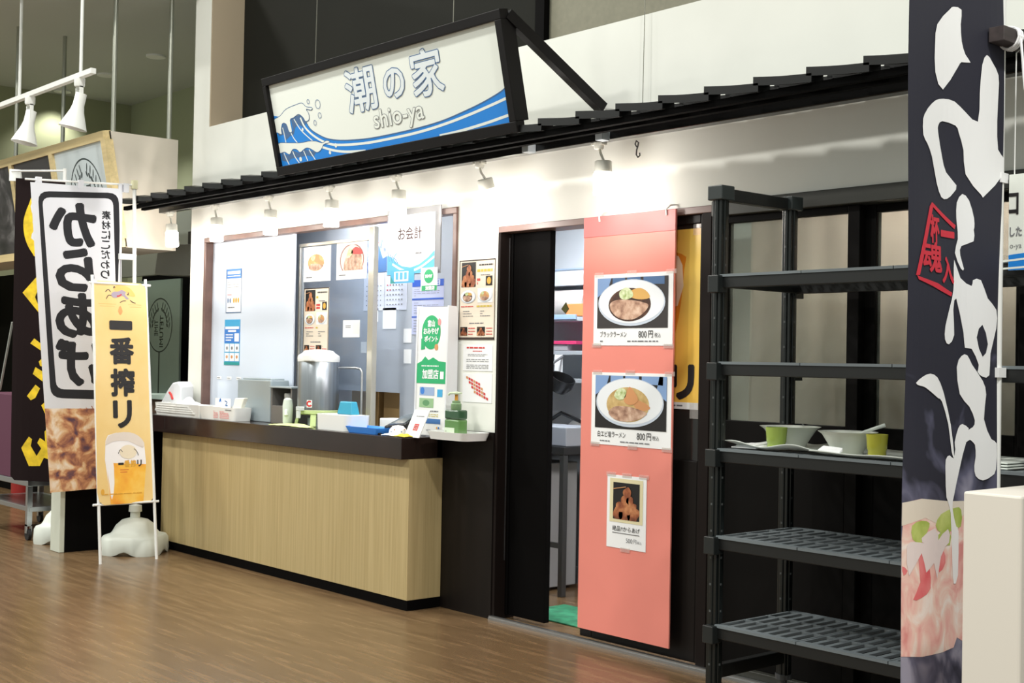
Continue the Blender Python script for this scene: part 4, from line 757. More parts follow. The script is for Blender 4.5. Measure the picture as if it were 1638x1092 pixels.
# ------------------------------------------------------------------ posters and papers at the hatch
pap_blue = M('sticker_blue', (60, 126, 206), .5); pap_cyan = M('sticker_cyan', (70, 168, 216), .5); teal = M('sticker_teal', (46, 150, 150), .5); gold = M('sticker_gold', (226, 168, 60), .6)
GY = 0.0445
t, p = poster('sticker', 'upper white and blue notice on the white window panel', -2.925, 1.62, -2.715, 1.92, GY, paper)
p.rect(0, .235, .21, .30, pap_blue, 1); p.rect(.02, .265, .19, .285, paper, 2); p.lines(.02, .243, .19, .258, 1, paper, 2); p.rect(0, 0, .21, .006, slate_ink, 1); p.rect(0, 0, .005, .3, slate_ink, 1); p.rect(.205, 0, .21, .3, slate_ink, 1)
p.lines(.02, .15, .19, .22, 4, ink_grey, 2, .15); p.lines(.02, .12, .08, .13, 1, ink_red, 2)
for u in (.03, .06): p.ell(u, .085, .008, .018, slate_ink, 2, 12)
for u in (.11, .14, .17): p.ell(u, .085, .011, .018, gold, 2, 12)
p.lines(.03, .03, .14, .045, 1, ink_grey); p.build('print', t)
t, p = poster('sticker', 'lower blue and teal notice on the white window panel', -2.935, 1.265, -2.725, 1.575, GY, pap_cyan)
p.rect(0, 0, .21, .02, teal, 1); p.rect(0, .15, .21, .26, pap_blue, 1); p.rect(.01, .245, .2, .262, paper, 2); p.rect(.05, .225, .16, .238, paper, 2); p.lines(.02, .16, .12, .215, 3, paper, 2); p.rect(.14, .16, .2, .215, paper, 2)
for u in (.01, .078, .146): p.rect(u, .09, u+.06, .145, paper, 2); p.rect(u, .027, u+.06, .082, paper, 2); p.ell(u+.03, .115, .012, .012, ink_grey, 3, 10); p.ell(u+.03, .055, .014, .012, shrimp, 3, 10)
p.build('print', t)
for x, lb in ((-3.0, 'leftmost'), (-2.86, 'middle'), (-2.73, 'rightmost')):
    t, p = poster('small_label', lb+' of three tiny white labels low on the white window panel', x-.03, 1.165, x+.03, 1.185, GY, paper, 'label'); p.lines(.008, .006, .05, .015, 1, ink_grey); p.build('print', t)
GP = 0.1042
def photo_sheet(label, x0, z0, x1, z1, dark):
    t, p = poster('ramen_photo', label, x0, z0, x1, z1, GP, paper)
    w_, h_ = x1-x0, z1-z0
    if not dark:
        p.rect(.02, .06, w_-.02, h_-.02, M('photo_pale', (214, 216, 214), .6), 1); ramen(p, .0, .045, w_, h_-.015, False, 2, bg=False)
    else:
        old = p.clip; p.clip = (.02, .055, w_-.02, h_-.015); p.rect(.02, .055, w_-.02, h_-.015, paper, 1)
        p.ell(w_*.52, h_*.52, w_*.40, h_*.44, M('photo_dark_rim', (150, 96, 84), .6), 2, 36); p.ell(w_*.52, h_*.52, w_*.37, h_*.41, M('photo_rim', (232, 214, 206), .6), 3, 36)
        p.poly([(w_*.3, h_*.2), (w_*.3, h_*.55), (w_*.5, h_*.72), (w_*.8, h_*.7), (w_*.86, h_*.4), (w_*.84, h_*.2)], meat, 4, sm=3); p.poly([(w_*.5, h_*.7), (w_*.62, h_*.86), (w_*.8, h_*.8), (w_*.86, h_*.66)], M('photo_ginger', (196, 70, 66), .6), 5, sm=3); p.poly([(w_*.34, h_*.6), (w_*.44, h_*.84), (w_*.56, h_*.74), (w_*.46, h_*.6)], onion, 5, sm=3)
        p.clip = old
    p.lines(.03, .02, .12, .035, 1, ink_grey); p.build('print', t)
photo_sheet('left ramen photo sheet high on the hatch glass', -2.035, 1.805, -1.725, 2.025, False)
photo_sheet('right ramen photo sheet with pork slice high on the hatch glass', -1.66, 1.805, -1.335, 2.03, True)
menu_cream = M('menu_cream', (232, 220, 202), .6)
def menu(label, x0, z0, x1, z1, y):
    t, p = poster('menu_poster', label, x0, z0, x1, z1, y, menu_cream)
    w_, h_ = x1-x0, z1-z0; q = lambda a, b_: (a*w_, b_*h_)
    fr_ = M('menu_frame', (60, 46, 40), .5)
    for a in ((0, 0, w_, .012), (0, h_-.006, w_, h_), (0, 0, .005, h_), (w_-.005, 0, w_, h_)): p.rect(*a, fr_, 3)
    chicken(p, *q(.06, .66), *q(.46, .97), 1)
    p.lines(*q(.55, .91), *q(.93, .95), 1, ink, 2); p.lines(*q(.5, .84), *q(.95, .88), 1, M('menu_gold', (206, 182, 70), .6), 2, .8); p.lines(*q(.6, .79), *q(.85, .82), 1, ink_grey, 2)
    p.lines(*q(.5, .68), *q(.66, .77), 2, ink_red, 2, .7); p.rect(*q(.74, .67), *q(.92, .79), photoblack, 2); p.ell(*q(.83, .73), .028*w_*2, .045*h_, gold, 3, 14)
    ramen(p, *q(.04, .45), *q(.48, .63), True, 2, bg=False); p.rect(*q(.52, .46), *q(.94, .64), paper, 1); ramen(p, *q(.52, .46), *q(.94, .64), False, 2, bg=False)
    p.lines(*q(.06, .40), *q(.45, .43), 1, ink_red, 2); p.lines(*q(.5, .40), *q(.94, .43), 1, MATS['menu_gold'], 2, .7); p.lines(*q(.12, .28), *q(.4, .37), 3, ink_grey, 2, .3); p.lines(*q(.6, .28), *q(.88, .37), 3, ink_grey, 2, .3)
    p.lines(*q(.3, .19), *q(.7, .22), 1, ink_grey, 2); chicken(p, *q(.05, .05), *q(.25, .16), 2); chicken(p, *q(.52, .05), *q(.74, .16), 2); p.lines(*q(.28, .05), *q(.47, .16), 3, ink_red, 2, .3); p.lines(*q(.77, .05), *q(.94, .16), 3, ink_red, 2, .3)
    p.build('print', t)
menu('cream menu poster on the hatch glass behind the water jug', -2.023, 1.335, -1.735, 1.765, GP)
menu('cream menu poster on the white wall between hatch and doorway', -0.317, 1.434, -0.022, 1.855, -.0005)
t, p = poster('paper_note', 'small square white note on the hatch glass right of the menu', -1.575, 1.452, -1.395, 1.556, GP, paper, 'note'); p.lines(.03, .055, .085, .075, 2, ink_grey); p.rect(.11, .02, .17, .09, sign_face, 1); p.build('print', t)
t, p = poster('paper_notice', 'white text notice low on the wall between hatch and doorway', -0.275, 1.27, -0.035, 1.405, -.0005, paper, 'notice')
p.lines(.03, .115, .21, .128, 1, ink_red, 2, .6); p.lines(.08, .1, .16, .108, 1, ink_red); p.lines(.04, .075, .2, .09, 2, ink_grey, 2, .3); p.lines(.03, .045, .21, .065, 2, ink_grey, 2, .35); p.lines(.03, .01, .21, .035, 3, ink_grey, 2, .35); p.build('print', t)
t, p = poster('paper_notice', 'white notice with slanted red text low on the wall beside the doorway', -0.275, 1.105, -0.035, 1.255, -.0005, paper, 'notice')
for i in range(4):
    for k in range(6):
        u = .03+i*.022+k*.02; v = .125-i*.025-k*.0065 + .02*0
        p.poly([(u, v), (u+.016, v-.005), (u+.016, v+.008), (u, v+.013)], ink_red if (i+k) % 3 else shrimp, 2)
p.build('print', t)
# papers on the grey wall inside
IY = 0.3395
def note(label, x0, z0, x1, z1, name='paper_note', cat='note', m=paper):
    return poster(name, label, x0, z0, x1, z1, IY, m, cat)
bluegrey = M('print_bluegrey', (160, 172, 206), .7, stops=((.35, (96, 104, 140)), (.55, (168, 178, 214)), (.75, (206, 212, 232))), scale=26, detail=6)
t, p = note('blue tinted picture poster inside the hatch above the calendar', -1.70, 1.865, -1.43, 2.18, 'picture_poster', 'poster', M('poster_paleblue', (176, 190, 226), .7))
p.rect(.0, .0, .27, .23, bluegrey, 1); p.poly([(.08, .02), (.1, .13), (.16, .16), (.2, .08), (.26, .1), (.24, .0)], slate_ink, 2, sm=2); p.poly([(.1, .19), (.14, .2), (.16, .18), (.12, .175)], ink_red, 2); p.build('print', t)
t, p = note('white wall calendar with two months inside the hatch', -1.70, 1.625, -1.245, 1.86, 'calendar', 'calendar', M('calendar_white', (214, 218, 232), .7))
p.rect(.224, 0, .227, .235, ink_grey, 1)
for i in range(5):
    for j in range(6): p.rect(.03+j*.03, .03+i*.03, .04+j*.03, .036+i*.03, ink_grey, 2); p.rect(.25+j*.03, .03+i*.03, .262+j*.03, .038+i*.03, ink_red if j < 2 and i > 2 else ink_grey, 2)
p.build('print', t)
t, p = note('white timetable sheet with blue header inside the hatch', -1.19, 1.475, -0.885, 1.80, 'timetable', 'poster', M('sheet_lilac', (190, 196, 226), .7))
dblue = M('print_blue', (50, 92, 190), .6)
p.rect(0, .285, .305, .325, dblue, 1); p.text('日', .235, .29, .27, .32, paper, 2, fat=.0014); p.rect(0, .205, .305, .215, dblue, 1); p.rect(0, .1, .305, .108, dblue, 1)
p.lines(.02, .225, .28, .275, 4, ink_grey, 2, .2); p.lines(.02, .12, .28, .195, 5, ink_grey, 2, .2); p.lines(.02, .01, .28, .09, 5, ink_grey, 2, .2); p.build('print', t)
for lb, r in (('left of three loose white slips below the calendar', (-1.62, 1.555, -1.54, 1.64)), ('middle of three loose white slips below the calendar', (-1.49, 1.51, -1.35, 1.64)), ('right loose white slip, lowest of those below the calendar', (-1.27, 1.425, -1.19, 1.51)), ('pale slip beside the metal sash inside the hatch', (-1.72, 1.36, -1.66, 1.43)), ('faint slip low on the grey wall inside the hatch', (-1.265, 1.30, -1.19, 1.385))):
    t, p = note(lb, *r); p.rect(.004, .004, .008, .006, ink_grey, 1); p.build('print', t)
# hanging cashier sign and two small signs
hs = thing('cashier_sign', 'white hanging paper sign for the cashier with blue wave at the hatch top', 'sign', (-.70, -.02, 1.80))
MB().box((-.945, -.030, 1.795), (-.455, -.022, 2.165)).done('clear_sleeve', glassy('sleeve', (240, 242, 246), .25, .12, haze=.3), hs)
MB().box((-.935, -.0325, 1.80), (-.50, -.0305, 2.13)).done('sheet', paper, hs)
brown = M('ink_brown', (52, 14, 11), .6)
p = Print((-.935, -.0325, 1.80)); p.clip = (0, 0, .435, .33)
sky = M('wave_sky', (84, 172, 232), .6)
p.poly([(0, .0), (0, .11), (.04, .10), (.08, .07), (.14, .045), (.22, .035), (.30, .05), (.38, .085), (.435, .12), (.435, .03), (.3, .0)], sky, 1, sm=0)
for k in range(4): p.line([(.005+.02*k, .13-.012*k), (.012+.024*k, .105-.008*k), (.022+.028*k, .075-.006*k)], .005, pap_blue, 2)
p.line([(.05, .06), (.14, .025), (.22, .015), (.32, .035), (.435, .085)], .012, paper, 3); p.line([(.09, .12), (.06, .09), (.1, .06), (.17, .035), (.26, .035)], .005, sky, 3)
p.text('お会計', .10, .19, .32, .262, brown, 3, bold=.01); p.text('いらっしゃいませ', .14, .15, .32, .168, ink_grey, 3); p.text('潮の家', .155, .10, .225, .125, M('pale_blue_ink', (150, 196, 226), .6), 3); p.text('shio-ya', .265, .105, .32, .118, ink_grey, 3, fat=.0014)
p.clip = None; p.build('print', hs)
for x in (-.86, -.55): MB().tube([(x, -.026, 2.16), (x, -.014, 2.19), (x, -.002, 2.20)], .002, 6).done('tie', white_plastic, hs)
s2 = thing('cyan_card', 'small cyan card hanging below the cashier sign', 'sign', (-.79, -.03, 1.755))
MB().box((-.90, -.0345, 1.75), (-.68, -.0325, 1.825)).done('sheet', pap_cyan, s2); p = Print((-.9, -.0345, 1.75))
p.poly([(0, 0), (.05, 0), (.02, .02), (0, .05)], teal, 1); p.rect(.035, .01, .17, .065, paper, 1)
for u in (.05, .09, .13): p.rect(u, .02, u+.026, .06, sky, 2)
p.build('print', s2)
s3 = thing('green_card', 'small white card with green emblem below the cashier sign', 'sign', (-.53, -.04, 1.70))
MB().box((-.60, -.047, 1.70), (-.455, -.045, 1.825)).done('sheet', paper, s3); p = Print((-.60, -.047, 1.70)); grn = M('emblem_green', (40, 168, 108), .55)
p.ell(.072, .078, .042, .038, grn, 1); p.text('おみやげ', .042, .07, .102, .088, paper, 2, fat=.0014); p.rect(.01, .0, .145, .028, grn, 1); p.text('加盟店', .045, .004, .125, .024, paper, 2, fat=.0014); p.build('print', s3)

# ------------------------------------------------------------------ things on the counter
CZ = 0.912
def basket(name, label, x0, y0, x1, y1, h, ribs):
    t = thing(name, label, 'tray', ((x0+x1)/2, (y0+y1)/2, CZ))
    MB().rbox(((x0+x1)/2, (y0+y1)/2), x1-x0, y1-y0, CZ+.001, CZ+h, .02, 1.06, wall=.004).done('tub', white_plastic, t, smooth=True)
    m = MB()
    if ribs:
        for k in range(4): m.box((x0+.02, y0-.006, CZ+h*(.25+.17*k)), (x1-.06-.03*k, y0+.004, CZ+h*(.25+.17*k)+.005))
        m.done('handle_ribs', white_plastic, t)
    return t
basket('white_basket', 'left white plastic basket with ribbed front on the counter', -3.335, -.258, -2.70, -.135, .085, True)
bk = basket('white_basket', 'right white plastic basket with pink lettering on the counter', -2.685, -.258, -2.24, -.135, .085, False)
p = Print((-2.52, -.2625, CZ+.012)); pk = M('print_pink', (230, 150, 150), .6)
p.lines(.02, .0, .08, .05, 5, pk, 1, .5); p.lines(.1, .0, .22, .05, 5, pk, 1, .5); p.rect(.17, .055, .25, .06, ink_grey, 1); p.build('lettering', bk)
def cloth(name, label, c, sx, sy, h, m, seed, cat='cloth', fold=.6):
    b_ = MB(); n = 14; r = random.Random(seed); g = []; ph = [r.uniform(0, 6) for _ in range(6)]
    for i in range(n+1):
        row = []
        for j in range(n+1):
            u = i/n*2-1; v = j/n*2-1; e = 1+.08*math.sin(ph[0]+3*u+2*v)
            z = c[2]+.003+h*max(0, 1-(abs(u)**2.4+abs(v)**2.4)*.9)*(.6+.4*math.sin(ph[1]+u*5*fold+v*3)*math.sin(ph[2]+v*4))+abs(.004*math.sin(u*8+ph[3])*math.sin(v*7+ph[4]))
            row.append(b_.bm.verts.new((c[0]+u*sx/2*e, c[1]+v*sy/2*e, z)))
        g.append(row)
    for i in range(n):
        for j in range(n): b_.face([g[i][j], g[i+1][j], g[i+1][j+1], g[i][j+1]])
    return tag(b_.done(name, m, smooth=True, solid=.003, subsurf=1), label, cat)
bagm = M('white_bag', (228, 232, 236), .6)
bag = thing('towel_bundle', 'white bundled towel with red stripe leaning at the left end of the counter', 'towel', (-3.38, -.07, CZ))
m = MB(); m.prism([(-3.60, -.14, CZ+.03), (-3.50, -.14, CZ+.08), (-3.40, -.14, CZ+.17), (-3.33, -.14, CZ+.22), (-3.25, -.14, CZ+.23), (-3.20, -.14, CZ+.20), (-3.20, -.14, CZ+.02), (-3.60, -.14, CZ+.01)], (0, .10, 0)); m.done('towel', bagm, bag, bevel=.015, smooth=True)
MB().tube([(-3.36, -.145, CZ+.15), (-3.33, -.147, CZ+.135), (-3.31, -.146, CZ+.105)], .008, 8).done('red_stripe', ink_red, bag, smooth=True)
cloth('folded_napkins', 'white folded napkins heaped in the left basket', (-2.98, -.195, CZ+.05), .40, .10, .08, paper, 5, 'napkins')
cloth('paper_bag', 'white paper wrap with blue print in the right basket', (-2.52, -.195, CZ+.045), .22, .10, .07, paper, 9, 'wrap')
pk_ = thing('chopstick_packet', 'pale upright packet standing in the right basket', 'packet', (-2.32, -.2, CZ+.02))
MB().hexa([(-2.37, -.21, CZ+.03), (-2.28, -.21, CZ+.03), (-2.28, -.18, CZ+.03), (-2.37, -.18, CZ+.03), (-2.34, -.20, CZ+.145), (-2.22, -.20, CZ+.15), (-2.22, -.17, CZ+.15), (-2.34, -.17, CZ+.145)]).done('packet', M('packet_cream', (240, 240, 228), .6), pk_, bevel=.006)
bp2 = thing('blue_print_packet', 'small white packet with blue print in the right basket', 'packet', (-2.6, -.2, CZ+.05)); MB().box((-2.68, -.155, CZ+.03), (-2.48, -.150, CZ+.135)).done('packet', paper, bp2)
p = Print((-2.68, -.155, CZ+.03)); p.line([(.05, .06), (.07, .1), (.08, .06)], .012, pap_blue, 1); p.line([(.13, .09), (.16, .08), (.14, .06), (.17, .06)], .008, slate_ink, 1); p.build('print', bp2)
sx_ = thing('steel_box', 'tall grey steel box standing on the counter before the white panel', 'box', (-2.33, -.06, CZ))
stl = M('steel_box_grey', (172, 184, 190), .35, metal=.35)
MB().box((-2.46, -.115, CZ), (-2.045, .02, CZ+.265)).done('body', stl, sx_, bevel=.006)
MB().box((-2.42, -.10, CZ+.265), (-2.07, .0, CZ+.275)).done('lid', stl, sx_, bevel=.003)
gc = thing('napkin_dispenser', 'grey metal dispenser with open front beside the steel box', 'dispenser', (-1.98, -.05, CZ))
dg = M('dispenser_grey', (126, 124, 122), .35, metal=.4)
MB().box((-2.03, -.12, CZ), (-2.015, .03, CZ+.22)).box((-1.80, -.12, CZ), (-1.785, .03, CZ+.22)).box((-2.015, .015, CZ), (-1.80, .03, CZ+.22)).box((-2.015, -.12, CZ), (-1.80, .015, CZ+.11)).done('case', dg, gc, bevel=.002)
MB().box((-2.04, -.13, CZ+.22), (-1.775, .035, CZ+.23)).done('top_plate', stl, gc, bevel=.002)
MB().lathe((-1.91, -.05, CZ+.11), [(.04, 0), (.04, .075), (.034, .08), (0, .08)], 18).done('inner_cup', M('cup_grey', (190, 190, 188), .3), gc, smooth=True)
# water jug
jg = thing('water_dispenser', 'round brushed steel water dispenser with white lid on green legs', 'dispenser', (-1.60, -.05, CZ))
jc = (-1.60, -.05)
steel_b = M('brushed_steel', (164, 170, 176), .3, metal=.85, var=.1, scale=3, stretch=(14, 14, .05))
lime = M('lime_plastic', (192, 210, 146), .35)
MB().lathe((jc[0], jc[1], CZ), [(.122, .095), (.124, .105), (.124, .385), (.120, .39)], 48).done('body', steel_b, jg, smooth=True)
MB().lathe((jc[0], jc[1], CZ), [(.126, .388), (.128, .41), (.124, .425), (.10, .44), (.085, .455), (.03, .462), (0, .463)], 48).box((jc[0]+.03, jc[1]-.132, CZ+.395), (jc[0]+.11, jc[1]-.09, CZ+.425)).done('lid', white_plastic, jg, smooth=True)
bs = MB(); bs.lathe((jc[0], jc[1], CZ), [(.112, .07), (.130, .078), (.130, .095), (.12, .10)], 40); bs.done('base_ring', lime, jg, smooth=True)
for a in (PI/4, 3*PI/4, 5*PI/4, 7*PI/4):
    q = (jc[0]+.112*math.cos(a), jc[1]+.112*math.sin(a)); MB().beam((q[0]*1.0, q[1], CZ+.078), (q[0]+.02*math.cos(a), q[1]+.018*math.sin(a), CZ), .035, .02).done('leg', lime, jg, bevel=.003)
MB().lathe((jc[0], jc[1], CZ), [(0, 0), (.06, .0), (.06, .05), (.05, .052), (0, .052)], 24).done('drip_cup', stl, jg, smooth=True)
MB().box((jc[0]+.015, jc[1]-.165, CZ+.095), (jc[0]+.045, jc[1]-.12, CZ+.12)).box((jc[0]+.018, jc[1]-.165, CZ+.05), (jc[0]+.042, jc[1]-.145, CZ+.095)).done('tap', M('clear_grey', (206, 212, 210), .2), jg, bevel=.004)
lgm = MB(); cam_dir = math.atan2(-4.34-jc[1], 5.07-jc[0]); a0 = cam_dir-.42
for k in range(-4, 4):
    a, c2 = a0+k*.035, a0+(k+1)*.035
    lgm.face([lgm.bm.verts.new((jc[0]+.1246*math.cos(x), jc[1]+.1246*math.sin(x), CZ+z)) for x, z in ((a, .115), (c2, .115), (c2, .16), (a, .16))])
bd = lgm.done('maker_badge', white_plastic, jg)
lg2 = MB()
for r0, r1 in ((.009, .019),):
    for k in range(3, 22):
        a, c2 = k*2*PI/24, (k+1)*2*PI/24
        f_ = lambda r, t_: (jc[0]+.1251*math.cos(a0+r*math.cos(t_)/.1246), jc[1]+.1251*math.sin(a0+r*math.cos(t_)/.1246), CZ+.1375+r*math.sin(t_))
        lg2.face([lg2.bm.verts.new(f_(*x)) for x in ((r0, a), (r1, a), (r1, c2), (r0, c2))])
lg2.done('badge_emblem', ink_red, bd)
spg = thing('side_spout', 'white plastic spout unit at the left foot of the water dispenser', 'spout', (-1.75, -.15, CZ))
MB().lathe((-1.755, -.165, CZ), [(.025, 0), (.03, .02), (.032, .12), (.026, .155), (.012, .165), (0, .165)], 16).done('spout_body', M('milky', (214, 224, 214), .35), spg, smooth=True)
MB().tube([(-1.745, -.18, CZ+.09), (-1.725, -.195, CZ+.085), (-1.715, -.2, CZ+.06)], .012, 8).done('spout_tip', MATS['milky'], spg, smooth=True)
cloth('green_cloth', 'pale lime green cleaning cloth on the counter edge by the water dispenser', (-1.58, -.238, CZ), .40, .08, .018, M('cloth_lime', (214, 226, 150), .8), 2)
fg = thing('faucet', 'thin chrome curved water tap behind the counter right of the dispenser', 'tap', (-1.27, .1, CZ))
MB().tube([(-1.30, .06, CZ), (-1.30, .06, CZ+.33), (-1.31, .055, CZ+.35), (-1.34, .05, CZ+.355), (-1.50, .03, CZ+.355)], .007, 10).done('pipe', steel, fg, smooth=True)
wx = thing('white_tub', 'white oval tub on the counter right of the water dispenser', 'tub', (-1.16, -.17, CZ))
MB().rbox((-1.155, -.165), .36, .16, CZ+.001, CZ+.09, .06, 1.03, wall=.004).done('tub', white_plastic, wx, smooth=True)
cc = thing('cyan_sponge_holder', 'small teal blue box standing on the white tub', 'box', (-1.10, -.165, CZ+.09))
MB().hexa([(-1.175, -.195, CZ+.0925), (-1.03, -.195, CZ+.0925), (-1.03, -.135, CZ+.0925), (-1.175, -.135, CZ+.0925), (-1.16, -.185, CZ+.165), (-1.045, -.185, CZ+.165), (-1.045, -.145, CZ+.165), (-1.16, -.145, CZ+.165)]).done('box_body', M('teal_box', (56, 156, 186), .4), cc, bevel=.005)
MB().box((-1.25, -.19, CZ+.0905), (-.98, -.14, CZ+.0925)).done('carrier_plate', white_plastic, cc)
p = Print((-1.145, -.1905, CZ+.105), (1, 0, 0), (0, .14, 1), (0, -1, .14)); p.lines(.01, .0, .1, .05, 4, paper, 1, .25); p.build('lettering', cc)
bt = thing('blue_coin_tray', 'shallow bright blue coin tray at the counter edge', 'tray', (-.84, -.19, CZ))
MB().rbox((-.84, -.185), .27, .13, CZ+.001, CZ+.035, .012, 1.16, wall=.006).done('tray_body', M('tray_blue', (66, 146, 244), .35), bt, smooth=True)
tm_ = thing('card_terminal', 'black card payment terminal on the counter by the white leaflet stand', 'terminal', (-.66, -.1, CZ))
blk = M('terminal_black', (22, 23, 25), .25)
MB().hexa([(-.79, -.14, CZ), (-.60, -.14, CZ), (-.60, -.02, CZ), (-.79, -.02, CZ), (-.79, -.14, CZ+.04), (-.60, -.14, CZ+.06), (-.60, -.02, CZ+.125), (-.79, -.02, CZ+.09)]).done('terminal_body', blk, tm_, bevel=.008)
MB().hexa([(-.75, -.13, CZ+.048), (-.61, -.13, CZ+.062), (-.61, -.04, CZ+.117), (-.75, -.04, CZ+.093), (-.75, -.132, CZ+.053), (-.61, -.132, CZ+.067), (-.61, -.042, CZ+.122), (-.75, -.042, CZ+.098)]).done('screen', M('screen_grey', (96, 104, 108), .1), tm_)
pw = thing('white_printer', 'low white box behind the coin tray by the hatch', 'box', (-.9, .02, CZ)); MB().box((-1.0, -.02, CZ), (-.80, .08, CZ+.075)).done('case', white_plastic, pw, bevel=.006)
dl = thing('patterned_dome', 'small white dome-shaped ornament with dark dots on the counter', 'ornament', (-.575, -.2, CZ))
MB().lathe((-.575, -.2, CZ), [(.046, 0), (.05, .012), (.046, .034), (.03, .052), (.0, .058)], 24).done('dome', paper, dl, smooth=True)
for k in range(9):
    a = -1.9+k*.42; z = .012+.012*(k % 3); MB().lathe((-.575+.047*math.cos(a), -.2+.047*math.sin(a), CZ+z), [(0, -.004), (.005, 0), (0, .004)], 8).done('dot', (ink, slate_ink, shrimp)[k % 3], dl)
ls = thing('leaflet_stand', 'tall white leaflet stand with green emblem on the counter', 'stand', (-.46, -.02, CZ))
o3 = [(-.625, -.10), (-.355, -.10)]
LO, LU, LV = Vector((-.575, -.085, CZ+.005)), Vector((1, 0, 0)), Vector((.0, .012, .70)).normalized(); LW, LH = .255, .69
LN = LU.cross(LV)
def lp(u, v, n=0): return LO+LU*u+LV*v+LN*n
MB().hexa([lp(0, 0, -.012), lp(LW, 0, -.012), lp(LW, 0), lp(0, 0), lp(0, LH, -.012), lp(LW, LH, -.012), lp(LW, LH), lp(0, LH)]).done('front_board', white_plastic, ls, bevel=.003)
MB().prism([lp(LW, 0, .004), lp(LW, LH+.006, .006), lp(LW, LH+.006, -.05), lp(LW, LH-.04, -.06), lp(LW, 0, -.075)], (.012, 0, 0)).done('side_panel', M('stand_side', (226, 228, 232), .35), ls, bevel=.002)
MB().prism([lp(-.0, 0, .004), lp(0, LH+.006, .006), lp(0, LH+.006, -.05), lp(0, LH-.04, -.06), lp(0, 0, -.075)], (-.012, 0, 0)).done('side_panel', MATS['stand_side'], ls, bevel=.002)
MB().hexa([lp(.0, LH-.012, -.05), lp(LW, LH-.012, -.05), lp(LW, LH-.012, -.012), lp(0, LH-.012, -.012), lp(.02, LH+.004, -.05), lp(LW-.02, LH+.004, -.05), lp(LW-.02, LH+.004, -.012), lp(.02, LH+.004, -.012)]).done('top_slot', M('slot_grey', (96, 96, 98), .5), ls)
p = Print(LO, LU, LV, LN); p.clip = (.0, .0, LW, LH)
p.ell(.115, .555, .082, .092, grn, 1, 36); p.text('富山', .085, .585, .145, .62, paper, 2, fat=.0014); p.text('おみやげ', .05, .545, .18, .578, paper, 2, fat=.0014); p.text('ポイント', .06, .505, .175, .535, paper, 2, fat=.0014)
p.poly([(.03, .46), (.03, .52), (.06, .53), (.065, .465)], grn, 2); p.ell(.185, .61, .014, .02, pk, 2, 10); p.ell(.165, .475, .016, .018, shrimp, 2, 10)
p.poly([(0, .28), (0, .385), (.04, .40), (.07, .425), (.1, .405), (.14, .42), (.19, .40), (LW, .395), (LW, .28)], grn, 1)
p.lines(.04, .368, .19, .380, 1, paper, 2); p.text('加盟店', .05, .305, .19, .355, paper, 2, fat=.0014); p.rect(.205, .305, .235, .345, paper, 2)
p.rect(.03, .215, .16, .26, M('photo_bluegrey', (150, 172, 206), .6), 1); p.ell(.055, .24, .018, .02, pap_blue, 2); p.rect(.185, .21, .23, .25, pap_cyan, 1)
p.rect(.03, .15, .155, .2, M('bank_green', (150, 186, 140), .6), 1); p.ell(.09, .175, .03, .016, M('bank_green2', (96, 146, 100), .6), 2); p.lines(.04, .125, .2, .14, 1, ink_grey); p.lines(.05, .1, .2, .12, 2, M('sand', (200, 186, 110), .6)); p.rect(.085, .065, .22, .092, M('visa_blue', (60, 110, 170), .6), 1)
for u, m_ in ((.04, pk), (.19, gold), (.205, pap_blue)): p.ell(u, .045, .006, .006, m_, 2, 10)
p.lines(.1, .025, .21, .035, 1, ink_grey); p.clip = None; p.build('print', ls)
sc = thing('payment_card', 'small white card with red mark leaning before the leaflet stand', 'card', (-.42, -.2, CZ))
MB().hexa([(-.50, -.215, CZ), (-.37, -.215, CZ), (-.37, -.208, CZ), (-.50, -.208, CZ), (-.475, -.165, CZ+.145), (-.345, -.165, CZ+.145), (-.345, -.158, CZ+.145), (-.475, -.158, CZ+.145)]).done('card', paper, sc, bevel=.002)
p = Print((-.50, -.2155, CZ), (1, 0, 0), (.17, .345, 1), (0, -1, .345)); p.text('回', .055, .04, .09, .075, ink_red, 1, fat=.0014); p.lines(.04, .115, .11, .125, 1, ink_grey); p.build('print', sc)
wt = thing('white_tray', 'white plastic tray under the green soap bottle at the counter corner', 'tray', (-.19, -.11, CZ))
MB().rbox((-.165, -.115), .30, .17, CZ+.001, CZ+.042, .04, 1.10, wall=.005).done('tray_body', white_plastic, wt, smooth=True)
sb_ = thing('soap_bottle', 'square green hand soap pump bottle in the white tray', 'bottle', (-.19, -.1, CZ+.006))
green_liq = M('soap_green', (92, 132, 74), .12, spec=.7); green_dark = M('soap_dark', (52, 84, 58), .15, spec=.7)
bx0, bx1, by0, by1 = -.245, -.125, -.145, -.085
MB().box((bx0, by0, CZ+.007), (bx1, by1, CZ+.105)).done('liquid', green_liq, sb_, bevel=.008); MB().box((bx0, by0, CZ+.106), (bx1, by1, CZ+.155)).done('shoulder', green_dark, sb_, bevel=.008)
MB().box((bx0+.004, by0-.0012, CZ+.022), (bx0+.085, by0-.0002, CZ+.062)).done('label', M('soap_label', (206, 220, 196), .5), sb_)
p = Print((bx0+.004, by0-.0013, CZ+.022)); p.lines(.01, .016, .075, .026, 1, ink_grey); p.build('lettering', sb_)
MB().lathe((-.185, -.115, CZ), [(.026, .155), (.028, .16), (.028, .185), (.022, .19), (.022, .20), (.010, .204)], 18).done('pump_collar', M('pump_green', (120, 150, 110), .4), sb_, smooth=True)
MB().lathe((-.185, -.115, CZ), [(.009, .203), (.009, .235)], 12).done('pump_spring', M('amber', (222, 160, 60), .4), sb_, smooth=True)
MB().lathe((-.185, -.115, CZ), [(.01, .234), (.03, .238), (.03, .244), (.0, .25)], 18).tube([(-.185, -.115, CZ+.242), (-.22, -.13, CZ+.24), (-.228, -.134, CZ+.23)], .006, 8).done('pump_head', M('pump_pale', (196, 212, 180), .4), sb_, smooth=True)
